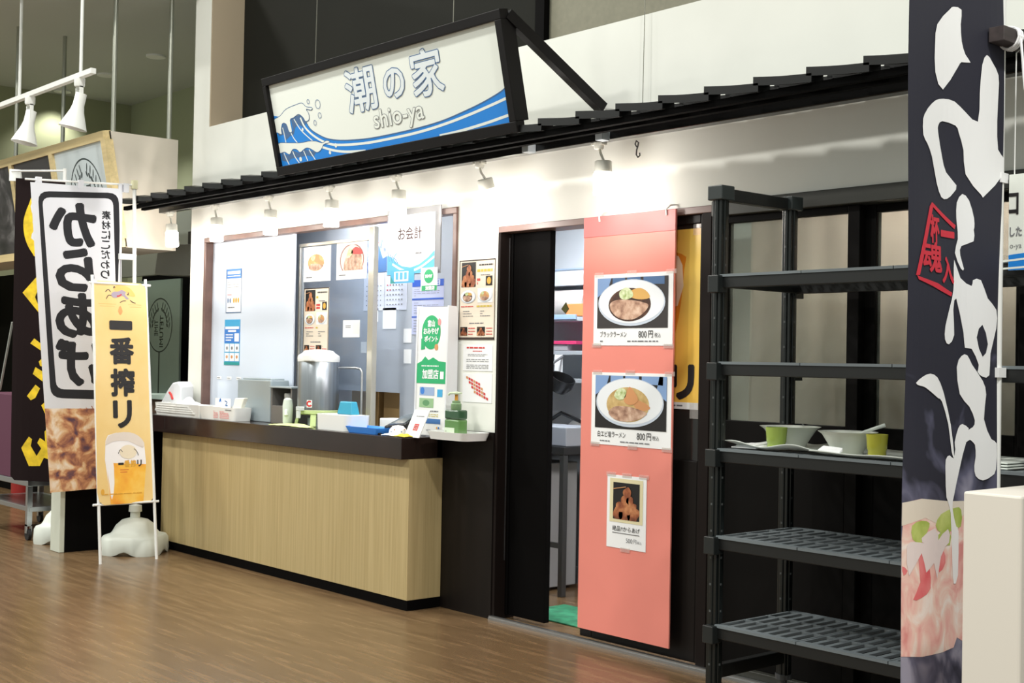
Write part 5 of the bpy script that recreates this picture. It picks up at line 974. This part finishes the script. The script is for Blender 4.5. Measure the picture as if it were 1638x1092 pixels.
cloth('white_receipt', 'white wet wipe lying at the counter corner before the card', (-.57, -.238, CZ), .16, .06, .012, paper, 12, 'wipe')
cloth('yellow_cloth', 'small yellow cloth at the front corner of the counter', (-.475, -.235, CZ), .11, .07, .016, M('cloth_yellow', (226, 200, 60), .8), 8)
pn = MB().tube([(-.80, -.245, CZ+.006), (-.68, -.235, CZ+.006)], .005, 8); tag(pn.done('pen', ink, smooth=True), 'black pen lying in front of the white ornament on the counter', 'pen')
# inside, below the grey partition
for nm, lb, x0, x1, z1, m_ in (('cardboard_box', 'brown cardboard box seen through the gap under the inner partition, left', -2.02, -1.72, 1.16, M('cardboard', (176, 138, 84), .8)), ('cardboard_box', 'tall tan cardboard box seen through the gap under the inner partition, middle', -1.66, -1.42, 1.2, M('cardboard_tan', (188, 150, 96), .8))):
    t = thing(nm, lb, 'box', ((x0+x1)/2, .55, .75)); MB().box((x0, .48, .6), (x1, .64, z1)).done('carton', m_, t, bevel=.003); MB().box((x0, .479, (z1+.6)/2-.02), (x1, .48, (z1+.6)/2+.02)).done('packing_tape', M('packing_tape', (200, 176, 130), .4), t)
hc = thing('back_shelf', 'grey shelf unit carrying cartons behind the hatch partition', 'shelf', (-1.8, .6, 0)); MB().box((-2.2, .45, .56), (-1.25, .8, .6)).done('shelf_board', grey_wall, hc)
for x in (-2.18, -1.27):
    for y in (.47, .78): MB().box((x-.015, y-.015, 0), (x+.015, y+.015, .56)).done('leg', steel, hc)
# ------------------------------------------------------------------ kitchen seen through the doorway
shl = M('kitchen_shelf', (206, 210, 214), .4)
ks = thing('kitchen_shelving', 'white and steel kitchen shelf unit seen through the doorway', 'shelf', (-.6, 1.25, 0))
for z in (1.60, 1.395, 1.225): MB().box((-1.5, 1.1, z-.025), (.35, 1.36, z)).done('shelf_board', M('shelf_silver', (190, 196, 202), .35, metal=.3), ks, bevel=.002)
MB().box((-1.5, 1.36, .93), (.35, 1.39, 2.2)).done('back_board', shl, ks)
for x in (-1.48, .33): MB().box((x-.02, 1.1, 0), (x+.02, 1.14, 2.1)).done('post', steel, ks)
MB().box((-1.0, 1.085, 1.585), (-.55, 1.099, 1.615)).box((-.80, 1.075, 1.58), (-.74, 1.085, 1.625)).done('label_rail', M('rail_blue', (150, 176, 206), .4), ks, bevel=.002)
cb = thing('wall_cabinet', 'white box with pale blue edge on top of the kitchen shelf', 'cabinet', (-.7, 1.3, 1.62)); MB().box((-1.1, 1.2, 1.80), (-.2, 1.355, 1.90)).done('body', M('cabinet_white', (206, 212, 222), .5), cb, bevel=.003); MB().box((-1.1, 1.194, 1.895), (-.2, 1.2, 1.905)).done('edge', M('pale_blue_edge', (150, 168, 190), .5), cb)
for x in (-1.08, -.22): MB().box((x-.012, 1.3, 1.6), (x+.012, 1.35, 1.80)).done('bracket', steel, cb)
rl_ = thing('paper_roll', 'large grey white paper roll lying on the upper kitchen shelf', 'roll', (-.7, 1.25, 1.6)); ax = Matrix.Rotation(-PI/2, 3, 'Y')
MB().lathe((-.58, 1.25, 1.69), [(0, 0), (.085, 0), (.085, .46), (0, .46)], 32, axis=ax).done('roll_paper', M('roll_grey', (196, 190, 186), .8), rl_, smooth=True); MB().lathe((-.579, 1.25, 1.69), [(.03, 0), (.03, .003), (.02, .003), (.02, 0)], 20, axis=Matrix.Rotation(PI/2, 3, 'Y')).done('core', paper, rl_)
op = thing('orange_packet', 'orange and black packet in front of the paper roll on the kitchen shelf', 'packet', (-.6, 1.14, 1.6)); MB().box((-.66, 1.11, 1.605), (-.50, 1.15, 1.68)).done('packet', M('orange_pack', (240, 140, 84), .5), op, bevel=.004); MB().prism([(-.70, 1.112, 1.65), (-.66, 1.112, 1.62), (-.63, 1.112, 1.65), (-.66, 1.112, 1.69)], (0, -.004, 0)).done('dark_tip', M('pack_olive', (60, 56, 20), .5), op)
for lb, x0, x1, z0, z1 in (('curled white slip hanging from the middle kitchen shelf', -.80, -.745, 1.25, 1.37), ('straight white slip hanging from the middle kitchen shelf', -.73, -.66, 1.25, 1.37), ('white sheet hanging below the upper kitchen shelf', -.90, -.79, 1.44, 1.575)):
    tag(MB().box((x0, 1.088, z0), (x1, 1.092, z1)).done('paper_slip', paper, bevel=.001), lb, 'slip')
pf = thing('pink_folder', 'pink folder lying on the middle kitchen shelf', 'folder', (-.7, 1.25, 1.4)); MB().box((-1.0, 1.12, 1.435), (-.58, 1.35, 1.455)).done('cover', M('folder_pink', (206, 60, 110), .5), pf, bevel=.002); MB().box((-.98, 1.13, 1.398), (-.66, 1.35, 1.434)).done('papers', M('papers_grey', (150, 146, 150), .7), pf)
pt = thing('black_pot', 'black ladle bowl hanging in the kitchen doorway view', 'pot', (-.62, .95, 1.2)); MB().lathe((-.56, .98, 1.19), [(0, -.05), (.05, -.04), (.075, 0), (.078, .05), (.072, .05), (.06, 0), (0, -.03)], 24, axis=Matrix.Rotation(.5, 3, 'Y')).done('pot_body', M('pot_black', (20, 20, 21), .3), pt, smooth=True); MB().tube([(-.62, .98, 1.24), (-.66, .98, 1.30), (-.66, 1.09, 1.36)], .008, 8).done('handle', steel, pt)
kt = thing('steel_table', 'kitchen work table with dark top and steel leg in the doorway', 'table', (-.7, .95, 0))
MB().box((-1.1, .70, .80), (-.225, 1.05, .845)).done('table_top', M('table_dark', (34, 35, 37), .4), kt, bevel=.003)
for x, y in ((-.25, .725), (-.25, 1.02), (-1.07, .725), (-1.07, 1.02)): MB().box((x-.018, y-.018, 0.0), (x+.018, y+.018, .80)).done('leg', dark_steel, kt, bevel=.004)
MB().box((-1.07, .715, .27), (-.25, .735, .30)).done('rail', dark_steel, kt)
gx = thing('grey_machine', 'pale grey kitchen appliance on the work table in the doorway', 'appliance', (-.5, .9, .845)); MB().box((-.72, .73, .846), (-.24, 1.0, .955)).done('housing', M('machine_grey', (164, 170, 180), .4), gx, bevel=.006); MB().box((-.60, .722, .99), (-.46, .73, 1.17)).box((-.60, .73, .955), (-.46, .80, 1.17)).done('upright', white_plastic, gx, bevel=.004)
pr_ = thing('label_printer', 'dark grey printer with paper on the kitchen shelf behind the table', 'printer', (-.6, 1.2, .85)); MB().box((-.95, 1.1, .80), (-.3, 1.45, .92)).done('printer_body', M('printer_grey', (120, 124, 130), .4), pr_, bevel=.005); MB().box((-.9, 1.095, .85), (-.35, 1.1, .87)).box((-.9, 1.095, .82), (-.35, 1.1, .83)).done('slot', near_black, pr_)
MB().box((-.95, 1.1, .0), (-.3, 1.45, .10)).box((-.93, 1.12, .10), (-.32, 1.43, .80)).done('stand', M('stand_grey', (120, 124, 128), .5), pr_)
cloth('white_rag', 'crumpled white rag on the printer in the kitchen', (-.60, 1.2, .92), .22, .16, .06, paper, 21)
tg = MB().tube([(-.74, 1.03, .92), (-.60, 1.03, .99), (-.40, 1.02, .94)], .012, 8); tag(tg.done('black_tongs', MATS['pot_black'], smooth=True), 'black tongs lying on the appliance in the kitchen', 'tongs').location.z = .03
ub = thing('white_bin', 'pale grey cabinet below the kitchen table', 'cabinet', (-.8, 1.0, 0)); MB().box((-1.04, .78, .02), (-.42, 1.0, .74)).done('body', M('bin_grey', (150, 152, 154), .5), ub, bevel=.006)
MB().lathe((-.47, .775, .62), [(0, -.012), (.02, -.01), (.02, .012), (0, .014)], 16, axis=Matrix.Rotation(PI/2, 3, 'X')).done('knob', dark_steel, ub, smooth=True); MB().box((-.56, .77, .2), (-.54, .78, .5)).done('yellow_strip', M('yellow_strip', (200, 180, 50), .5), ub)
gm = thing('green_mat', 'green floor mat just inside the doorway', 'mat', (.2, .45, 0)); MB().box((-.05, .20, .0005), (.62, .56, .008)).done('mat_sheet', M('mat_green', (46, 128, 92), .7, var=.15, scale=20), gm, bevel=.003)

# ------------------------------------------------------------------ banner stands on the left
def stand_base(c, r, parent, name='water_base'):
    m = MB(); n = 48; prof = [(1, 0), (1.02, .03), (1.0, .10), (.93, .12), (.74, .13), (.66, .15), (.56, .19), (.40, .22), (.2, .232), (.15, .235), (.145, .27), (.2, .275), (.19, .315), (.11, .32), (0, .32)]
    rings = []
    for rr, z in prof:
        if rr == 0: rings.append([m.bm.verts.new((c[0], c[1], z))]); continue
        row = []
        for k in range(n):
            a = 2*PI*k/n; lob = 1+.07*math.cos(4*a) if rr > .5 else 1
            zz = z
            if z == 0: zz = .028*max(0, math.cos(4*a+PI))**2
            row.append(m.bm.verts.new((c[0]+r*rr*lob*math.cos(a), c[1]+r*rr*lob*math.sin(a), zz)))
        rings.append(row)
    for a, b_ in zip(rings, rings[1:]):
        for k in range(n):
            if len(b_) == 1: m.face([a[k], a[(k+1) % n], b_[0]])
            else: m.face([a[k], a[(k+1) % n], b_[(k+1) % n], b_[k]])
    m.face(rings[0][::-1])
    return m.done(name, M('base_white', (214, 220, 212), .45), parent, smooth=True)
# fried chicken banner (seen from behind, lettering reversed)
kb = thing('chicken_banner', 'white banner with reversed black lettering and fried chicken picture on a pole', 'banner', (-3.16, -.49, 0))
stand_base((-3.125, -.49), .215, kb)
K = D['kara']; kL = Vector((-3.36, -1.13, 0)); kU = Vector((.19, .63, 0)).normalized(); kN = kU.cross(Vector((0, 0, 1)))
def kwave(u, v): return .012*math.sin(u*8+.6*v)+.006*math.sin(v*3.3+u*3)
p = Print(kL, kU, (0, 0, 1), kN, wave=kwave, cuts=([i*.04 for i in range(-1, 17)], [.35+i*.1 for i in range(22)]), step=.0004, base=.001)
kw = M('banner_cloth_white', (220, 221, 228), .8); kk = M('banner_black', (30, 30, 36), .8)
def edge(v): t_ = (2.43-v)/2.02; return -.028+.168*t_, .545+.06*t_
vs_ = [2.435, 2.0, 1.6, 1.2, .96]
p.poly([(edge(v)[0], v) for v in vs_]+[(edge(v)[1], v) for v in vs_[::-1]], kw, -1)
ch_m = M('banner_chicken', None, .8, stops=((.34, (88, 62, 78)), (.43, (150, 96, 76)), (.5, (196, 138, 98)), (.57, (224, 186, 142)), (.68, (240, 224, 206))), scale=11, detail=9, dist=.5)
p.poly([(edge(.96)[0], .96), (edge(.41)[0], .41), (.45, .43), (edge(.45)[1], .44), (edge(.96)[1], .99)], ch_m, -1)
fo, fi = K['frame_out'], K['frame_in']
def rr_(q, r):
    out = []
    for i in range(4):
        a, b_, c2 = q[i-1], q[i], q[(i+1) % 4]
        for k in range(5):
            t_ = k/4; pa = [b_[j]+(a[j]-b_[j])*r/math.dist(a, b_) for j in (0, 1)]; pc = [b_[j]+(c2[j]-b_[j])*r/math.dist(c2, b_) for j in (0, 1)]
            out.append(tuple((1-t_)**2*pa[j]+2*t_*(1-t_)*b_[j]+t_*t_*pc[j] for j in (0, 1)))
    return out
p.poly(rr_(fo, .07), kk, 1); p.poly(rr_(fi, .05), kw, 2)
for ch, (u0, v0, u1, v1) in zip('からあげ', K['chars']): p.text(ch, u0+.012, v0+.012, u1-.012, v1-.012, kk, 3, fat=.015, mirror=True)
u0, v0, u1, v1 = K['small'][0]; st_ = '素材にこだわり'; hh = (v1-v0)/len(st_)
for i, ch in enumerate(st_): p.text(ch, u0, v1-(i+1)*hh+.006, u1, v1-i*hh-.006, kk, 3, fat=.0015, mirror=True)
p.build('cloth', kb)
MB().tube([(-3.125, -.49, .28), (-3.172, -.50, 1.3), (-3.20, -.515, 2.48)], .0125, 12).done('pole', white_plastic, kb, smooth=True)
MB().tube([(-3.205, -.60, .9), (-3.212, -.60, 1.6), (-3.22, -.605, 2.47)], .014, 12).done('side_sleeve', kw, kb, smooth=True)
MB().box((-3.225, -.615, 1.96), (-3.185, -.495, 2.0)).done('clip', white_plastic, kb, bevel=.003)
aL = kL+kU*(-.06); aR = Vector((-3.20, -.515, 0))
MB().tube([(aL.x, aL.y, 2.455), (aR.x, aR.y, 2.468)], .007, 8).done('top_arm', white_plastic, kb, smooth=True)
for t_ in (.12, .5, .92):
    q = aL.lerp(aR, t_); MB().box((q.x-.012, q.y-.018, 2.415), (q.x+.012, q.y+.018, 2.475)).done('loop', kw, kb)
MB().box((aR.x-.018, aR.y-.018, 2.44), (aR.x+.018, aR.y+.018, 2.50)).done('pole_cap', M('cap_cream', (232, 228, 190), .5), kb, bevel=.003)
# dark brown banner behind it
db = thing('dark_brown_banner', 'dark brown banner with yellow lettering behind the white chicken banner', 'banner', (-3.84, -.74, 0))
stand_base((-3.86, -.70), .17, db)
Dk = D['dark']; dL = Vector((-4.06, -.955, 0)); dU = Vector((.22, .215, 0)).normalized(); dN = dU.cross(Vector((0, 0, 1)))
p = Print(dL, dU, (0, 0, 1), dN, wave=lambda u, v: .008*math.sin(u*14+v), cuts=([i*.05 for i in range(7)], [.4+i*.15 for i in range(15)]), step=.0008, base=.0015)
dbm = M('banner_brown', (27, 16, 17), .9, spec=.2); yl = M('banner_yellow', (230, 196, 40), .8, var=.1, scale=20)
p.poly([(-.04, 2.55), (-.03, .46), (.0, .43), (.32, .42), (.32, 2.53)], dbm, -1)
p.poly(Dk['circle'], yl, 1, sm=2); p.poly(Dk['scallop'], kw, 2)
for q in Dk['yel']: p.poly(q, yl, 1)
p.build('cloth', db)
MB().tube([(-3.85, -.72, .25), (-3.845, -.735, 2.62)], .0125, 10).done('pole', white_plastic, db, smooth=True)
q0 = dL+dU*(-.075); MB().tube([(q0.x, q0.y, 2.60), (-3.845, -.735, 2.605)], .007, 8).done('top_arm', white_plastic, db, smooth=True)
MB().hexa([(q0.x-.012, q0.y-.012, 2.53), (q0.x+.05, q0.y+.05, 2.53), (q0.x+.05, q0.y+.06, 2.53), (q0.x-.012, q0.y, 2.53), (q0.x-.012, q0.y-.012, 2.615), (q0.x+.04, q0.y+.04, 2.61), (q0.x+.04, q0.y+.05, 2.61), (q0.x-.012, q0.y, 2.615)]).done('corner_loop', white_plastic, db)
# beer banner on an A-stand
bb_t = thing('beer_banner', 'yellow beer banner on a white floor stand at the left end of the counter', 'banner', (-2.79, -.7, 0))
BO, BU, BV = Vector((-2.775, -.9, 0)), Vector((0, 1, 0)), Vector((-.1, 0, 1)).normalized(); BN = BU.cross(BV)
def bpnt(u, v, n=0): return BO+BU*u+BV*v+BN*n
Bz = D['beer']
p = Print(BO, BU, BV, BN, wave=lambda u, v: .006*math.sin(u*9+v*2.2), cuts=([i*.05 for i in range(9)], [.36+i*.12 for i in range(13)]), step=.0006, base=.0015)
bye = M('beer_banner_yellow', (238, 205, 138), .75, stops=((.3, (234, 196, 122)), (.7, (242, 216, 156))), scale=2)
p.poly([(.01, 1.785), (.04, 1.805), (.33, 1.80), (.362, 1.77), (.385, 1.1), (.405, .45), (.38, .385), (.35, .37), (.05, .368), (.02, .39), (.005, .45)], bye, -1)
for ch, (u0, v0, u1, v1) in zip('一番搾リ', Bz['chars']): p.text(ch, u0+.005, v0+.005, u1-.005, v1-.005, ink, 3, fat=.0075)
u0, v0, u1, v1 = Bz['emblem']; ew, eh = u1-u0, v1-v0; E_ = lambda a, b_: (u0+a*ew, v0+b_*eh)
lilac = M('emblem_lilac', (172, 158, 176), .75); em_o = M('emblem_orange', (250, 196, 112), .75); em_d = M('emblem_dark', (96, 76, 72), .75)
p.poly([E_(.3, .8), (E_(.42, 1)), E_(.62, .98), E_(.85, .8), E_(1, .4), E_(.8, .42), E_(.7, .62), E_(.5, .66), E_(.36, .62)], em_o, 1, sm=3)
p.poly([E_(.2, .45), E_(.28, .6), E_(.42, .62), E_(.55, .72), E_(.68, .6), E_(.66, .45), E_(.78, .25), (E_(.7, .2)), E_(.58, .4), E_(.4, .28), E_(.26, .28)], lilac, 2, sm=3)
p.line([E_(.38, .36), E_(.46, .38), E_(.54, .48)], .008, ink_red, 3)
for L in (((0, .58), (.1, .72), (.18, .58)), ((.03, .18), (.1, .38), (.2, .38)), ((.48, .0), (.58, .1), (.68, .12)), ((.82, .16), (.9, .06), (1, .0)), ((.72, .5), (.76, .46), (.77, .6)), ((.27, .8), (.3, .9), (.33, .82))): p.line([E_(*x) for x in L], .005, em_d, 3)
u0, v0, u1, v1 = Bz['drop']; p.poly([((u0+u1)/2, v1), (u1-.006, v0+.025), ((u0+u1)/2, v0), (u0+.006, v0+.025)], M('drop_orange', (240, 160, 100), .7), 2, sm=4)
for u, v, w_ in ((.04, 1.655, .12), (.05, 1.64, .1), (.24, 1.655, .09), (.25, 1.64, .08)): p.rect(u, v, u+w_, v+.003, M('beer_line', (226, 186, 116), .75), 1)
foam = M('beer_foam', (244, 240, 240), .7); amber_b = M('beer_amber', None, .7, stops=((.3, (238, 150, 50)), (.5, (248, 186, 64)), (.7, (250, 212, 110))), scale=6)
gl = Bz['glass']; p.clip = (.0, .37, .41, 1.8)
p.poly(gl, foam, 1); p.poly(Bz['beerlevel'], amber_b, 2); p.poly(Bz['foamtop'], M('foam_shade', (226, 214, 204), .7), 3, sm=2)
p.poly([(.066, .70), (.11, .69), (.12, .5), (.10, .4), (.085, .5)], foam, 3, sm=2)
p.ell(.22, .70, .06, .045, M('glass_label', (236, 222, 196), .7), 4, 20); p.line([(.15, .69), (.165, .715), (.18, .70)], .004, ink, 5); p.line([(.26, .72), (.28, .70), (.29, .675)], .004, ink, 5)
for ch, a, b_ in (('一', .150, .184), ('番', .192, .226), ('搾', .236, .270), ('リ', .282, .31)): p.text(ch, a, .605 if ch != '一' else .62, b_, .645 if ch != '一' else .63, ink if ch in '一リ' else gold, 5, fat=.002)
p.rect(.16, .585, .22, .588, ink_red, 5); p.rect(.16, .57, .21, .573, ink_red, 5); p.lines(.05, .43, .32, .44, 1, gold, 5, .6); p.ell(.04, .45, .012, .02, gold, 5, 10)
p.clip = None; p.build('cloth', bb_t)
for u, top in ((.015, 1.84), (.395, 1.83)): MB().tube([bpnt(u+.008, 0, -.006), bpnt(u-(.012 if u < .1 else .028), top, -.006)], .010, 10).done('pole', white_plastic, bb_t, smooth=True)
for v in (1.79, .372): MB().tube([bpnt(-.02, v, -.004), bpnt(.425 if v < 1 else .40, v, -.004)], .008, 10).done('cross_bar', white_plastic, bb_t, smooth=True)

# ------------------------------------------------------------------ neighbouring stall
pine = M('pine', (226, 204, 152), .5, var=.06, scale=6, stretch=(.3, 6, 6))
ns = thing('neighbour_sign_box', 'big hanging sign box with pine frame and beige side over the next stall', 'sign', (-5.5, -.25, 2.08))
X0, X1 = -8.05, -3.603
QO, QV = Vector((-3.603, -.40, 2.08)), Vector((0, -.145, .805)).normalized(); QU = Vector((1, 0, 0)); QN = QU.cross(QV)
def qp(u, v, n=0): return QO+QU*u+QV*v+QN*n
MB().prism([(X1, 0, 2.08), (X1, -.38, 2.08), (X1, -.525, 2.885), (X1, 0, 2.885)], (X0-X1, 0, 0)).done('box_body', M('beige_panel', (206, 198, 184), .6), ns)
def qbar(u0, v0, u1, v1, n0=.0, n1=.022): return MB().hexa([qp(u0, v0, n0), qp(u1, v0, n0), qp(u1, v0, n1), qp(u0, v0, n1), qp(u0, v1, n0), qp(u1, v1, n0), qp(u1, v1, n1), qp(u0, v1, n1)])
for v0, v1 in ((.755, .818), (0, .06)): qbar(X0-X1, v0, 0, v1, -.03, .03).done('frame_rail', pine, ns)
for u in (-.055, -.995, -1.82, -2.8, -3.7): qbar(u, .06, u+.075 if u > -.1 else u+.07, .755, -.03, .03).done('frame_stile', pine, ns)
qbar(-.925, .06, -.055, .755, -.01, .012).done('logo_panel', M('logo_panel_white', (216, 226, 230), .35), ns)
for a, b_, m_ in ((-1.75, -.995, M('dark_panel', (62, 58, 60), .5)), (-2.73, -1.82, M('dark_photo_panel', None, .5, stops=((.35, (30, 28, 30)), (.55, (70, 66, 70)), (.75, (150, 148, 150))), scale=3, dist=1.5)), (-3.63, -2.8, MATS['dark_panel'])): qbar(a, .06, b_, .755, -.01, .012).done('panel', m_, ns)
def emblem(p, cu_, cv_, a, b_, m_, mirror=False):
    p.ring(cu_, cv_, a, b_, .012, m_, 1, 48)
    for s_ in (-1, 1):
        for k in range(6):
            an = PI/2+s_*(.28+.26*k); r0 = .60; x, y = cu_+a*r0*math.cos(an), cv_+b_*r0*math.sin(an)
            p.ell(x, y, a*.09, b_*.045, m_, 1, 10, rot=PI/2-.5*s_)
            x, y = cu_+a*.78*math.cos(an), cv_+b_*.78*math.sin(an); p.ell(x, y, a*.13, b_*.028, m_, 1, 10, rot=PI/2+.35*s_)
    p.text('TETUMI', cu_+a*.02, cv_-b_*.82, cu_+a*.3, cv_+b_*.36, m_, 2, mirror=mirror, turn=True, fat=.0015); p.text('TIME', cu_-a*.42, cv_-b_*.4, cu_-a*.14, cv_+b_*.2, m_, 2, mirror=mirror, turn=True, fat=.001)
p = Print(qp(0, 0, .012), QU, QV, QN); emblem(p, -.44, .40, .27, .265, M('emblem_ink', (60, 70, 72), .6)); p.build('logo_print', ns)
for i, (x, y, z0) in enumerate(((-3.605, -.485, 2.88), (-3.61, -.06, 2.88), (-5.6, -.43, 2.88), (-5.63, -.03, 2.88))):
    tag(MB().tube([(x-.02, y, z0), (x-.02, y, 4.0)], .017, 12).done('hanging_rod', M('galvanised', (170, 172, 160), .3, metal=.7), smooth=True), ('front steel rod at the right end of the neighbouring sign box', 'rear steel rod at the right end of the neighbouring sign box', 'front steel rod further left along the neighbouring sign box', 'rear steel rod further left along the neighbouring sign box')[i], 'rod', 'rods holding the neighbouring sign box')
TZ, TY = 3.098, -1.0
tr = thing('lighting_track', 'white ceiling-hung lighting track in front of the neighbouring sign', 'track', (-4.5, TY, TZ))
MB().box((-7.0, TY-.018, TZ-.017), (-2.775, TY+.018, TZ+.017)).done('rail', white_paint, tr, bevel=.002)
for x in (-2.97, -4.02, -5.2, -6.4): MB().tube([(x, TY, TZ+.017), (x, TY, 4.02)], .011, 10).done('drop_rod', white_paint, tr, smooth=True)
def cone_spot(x, label, a):
    t = thing('cone_spotlight', label, 'spotlight', (x, TY, TZ), 0, 'spotlights on the neighbouring track')
    R_ = Matrix.Rotation(a, 3, 'Y') @ Matrix.Rotation(-.18, 3, 'X')
    MB().lathe((x, TY, TZ-.07), [(.03, 0), (.034, .01), (.034, .053)], 16).done('adapter', white_paint, t, smooth=True)
    MB().box((x-.035, TY-.012, TZ-.17), (x-.028, TY+.012, TZ-.07)).box((x+.028, TY-.012, TZ-.17), (x+.035, TY+.012, TZ-.07)).box((x-.035, TY-.012, TZ-.077), (x+.035, TY+.012, TZ-.07)).done('bracket', white_paint, t)
    MB().lathe((x, TY, TZ-.17), [(0, .06), (.035, .058), (.036, -.02), (.045, -.06), (.088, -.17), (.084, -.168), (.042, -.058), (.03, -.02), (0, -.02)], 28, axis=R_).done('shade', white_paint, t, smooth=True)
    MB().lathe((x, TY, TZ-.17), [(0, -.155), (.05, -.15), (.06, -.135), (0, -.12)], 20, axis=R_).done('bulb', M('bulb_dim', (236, 232, 222), .4), t, smooth=True)
cone_spot(-2.985, 'white cone spotlight nearest the end of the neighbouring track', .12)
cone_spot(-3.82, 'second white cone spotlight from the end of the neighbouring track', .05)
cone_spot(-4.66, 'third white cone spotlight from the end of the neighbouring track', -.05)
for i, (x, y) in enumerate(((-5.75, .84), (-6.82, .85), (-7.885, .856))):
    t = thing('ceiling_downlight', ('right', 'middle', 'left')[i]+' of three recessed downlights in the ceiling behind the neighbouring stall', 'downlight', (x, y, 4.0), 0, 'recessed downlights')
    MB().lathe((x, y, 3.985), [(.05, 0), (.085, 0), (.085, .015), (.05, .012)], 24).done('trim_ring', white_paint, t); MB().lathe((x, y, 3.99), [(0, 0), (.05, 0), (.05, .006), (0, .006)], 20).done('lens', M('downlight_glow', (255, 255, 250), .4, emit=((255, 252, 240), 9)), t)
    l = bpy.data.lights.new('downlight_bulb', 'SPOT'); l.energy = (110, 100, 45)[i]; l.spot_size = 1.9; l.spot_blend = .6; l.color = (1, .98, .9); l.shadow_soft_size = .06
    lo = bpy.data.objects.new('downlight_bulb', l); COL.objects.link(lo); lo.location = (x, y, 3.95)
# neighbouring interior
hd = thing('range_hood', 'grey range hood in the neighbouring stall above the dark opening', 'hood', (-4.25, .5, 1.95)); hm = M('hood_grey', (120, 122, 116), .4, metal=.3)
MB().hexa([(-4.56, .3, 1.96), (-3.72, .3, 1.92), (-3.72, .9, 1.94), (-4.56, .9, 1.96), (-4.50, .3, 2.20), (-3.72, .3, 2.16), (-3.72, .9, 2.16), (-4.50, .9, 2.2)]).done('canopy', hm, hd, bevel=.004); MB().box((-4.2, .4, 2.17), (-3.72, 1.3, 2.29)).done('duct', M('duct_dark', (52, 52, 48), .5), hd)
struct(MB().box((-8.0, 1.0, 0), (-5.9, 1.06, .92)).box((-8.0, 1.0, 2.06), (-3.6, 1.06, 2.6)).done('wall_neighbour', M('neighbour_wall', (150, 158, 150), .7)))
struct(MB().box((-6.9, 1.3, 0), (-3.4, 1.36, 2.3)).done('dark_recess', near_black))  # black sheet, colour stands in for the shade deep in the neighbouring stall
lgp = thing('acrylic_logo_panel', 'pale green standing panel with reversed oval emblem in the neighbouring stall', 'panel', (-6.2, 1.2, 0))
MB().box((-6.75, 1.18, 0), (-5.85, 1.2, 2.03)).done('panel_sheet', M('panel_green', (150, 172, 160), .4), lgp)
p = Print((-6.75, 1.18, 0)); emblem(p, .50, 1.605, .25, .25, M('emblem_ink_dark', (56, 66, 58), .6), True); p.rect(.488, .95, .512, 1.36, MATS['emblem_ink_dark'], 1); p.build('logo_print', lgp)
nt_ = thing('neighbour_table', 'table with pale rounded top seen beyond the left end of the counter', 'table', (-4.0, .05, 0))
MB().rbox((-3.95, .12), .62, .3, 1.0, 1.03, .08, 1.0).done('table_top', M('table_pale', (176, 196, 186), .4), nt_, smooth=True); MB().box((-4.2, .0, .0), (-3.7, .24, 1.0)).done('cabinet', M('cabinet_brown', (92, 70, 52), .6), nt_)
# steel cart with maroon cover
cart = thing('serving_cart', 'steel cart on casters with a maroon lettered cover at the far left', 'cart', (-4.5, -.6, 0))
for x in (-5.0, -4.07):
    for y in (-.845, -.40):
        MB().box((x-.018, y-.018, .11), (x+.018, y+.018, .42)).done('leg', steel, cart)
        c = MB().lathe((x, y, .04), [(0, -.012), (.04, -.012), (.04, .012), (0, .012)], 20, axis=Matrix.Rotation(PI/2, 3, 'X')).done('caster', ink, cart, smooth=True)
        MB().box((x-.016, y-.02, .05), (x+.016, y-.014, .112)).box((x-.016, y+.014, .05), (x+.016, y+.02, .112)).box((x-.016, y-.02, .1), (x+.016, y+.02, .112)).done('fork', steel, c)
MB().box((-5.02, -.865, .38), (-4.05, -.38, .42)).done('top_frame', steel, cart, bevel=.003); MB().box((-5.02, -.85, .20), (-4.05, -.39, .235)).done('lower_shelf', steel, cart, bevel=.003)
mar = M('maroon_cloth', (88, 44, 66), .75)
MB().box((-5.0, -.86, .42), (-4.04, -.39, 1.02)).done('cover', mar, cart, bevel=.006)
p = Print((-5.0, -.86, .42)); yt = M('text_yellow', (212, 190, 30), .7)
p.text('やき', .655, .135, .86, .30, yt, 1, bold=.03); p.text('ひっぱり', .65, .355, .88, .40, M('text_orange', (190, 130, 40), .7), 1); p.text('極', .765, .425, .87, .52, M('text_white', (226, 214, 222), .7), 1, bold=.03); p.build('lettering', cart)
ac = thing('acrylic_holder', 'clear acrylic menu holder standing on the maroon cart', 'holder', (-4.25, -.7, 1.02)); clr = glassy('acrylic', (226, 228, 228), .2, .05, haze=.35)
MB().hexa([(-4.40, -.82, 1.022), (-4.12, -.82, 1.022), (-4.12, -.66, 1.022), (-4.40, -.66, 1.022), (-4.36, -.74, 1.27), (-4.12, -.74, 1.27), (-4.12, -.70, 1.27), (-4.36, -.70, 1.27)]).done('case', clr, ac); MB().box((-4.30, -.70, 1.03), (-4.18, -.68, 1.2)).done('card', paper, ac)
rp_ = thing('red_post', 'red post with white band standing behind the cart at the far left', 'post', (-6.1, -.2, 0)); MB().lathe((-6.08, -.15, 0), [(.075, 0), (.08, .02), (.08, 1.72), (.06, 1.76), (.025, 1.775), (0, 1.775)], 24).done('post_body', M('dull_red', (150, 40, 38), .45), rp_, smooth=True); MB().lathe((-6.08, -.15, 1.30), [(.081, 0), (.0815, 0), (.0815, .07), (.081, .07)], 24).done('white_band', grey_wall, rp_)
struct(MB().box((-8.0, .3, 0), (-6.9, .36, 2.08)).done('wall_booth', near_black))
gl_ = MB().beam((-6.213, -.3, 1.0), (-5.957, -.3, 1.58), .015, .015); tag(gl_.done('grey_pole', M('pole_grey', (150, 154, 150), .4)), 'thin slanting grey pole at the far left behind the cart', 'pole')
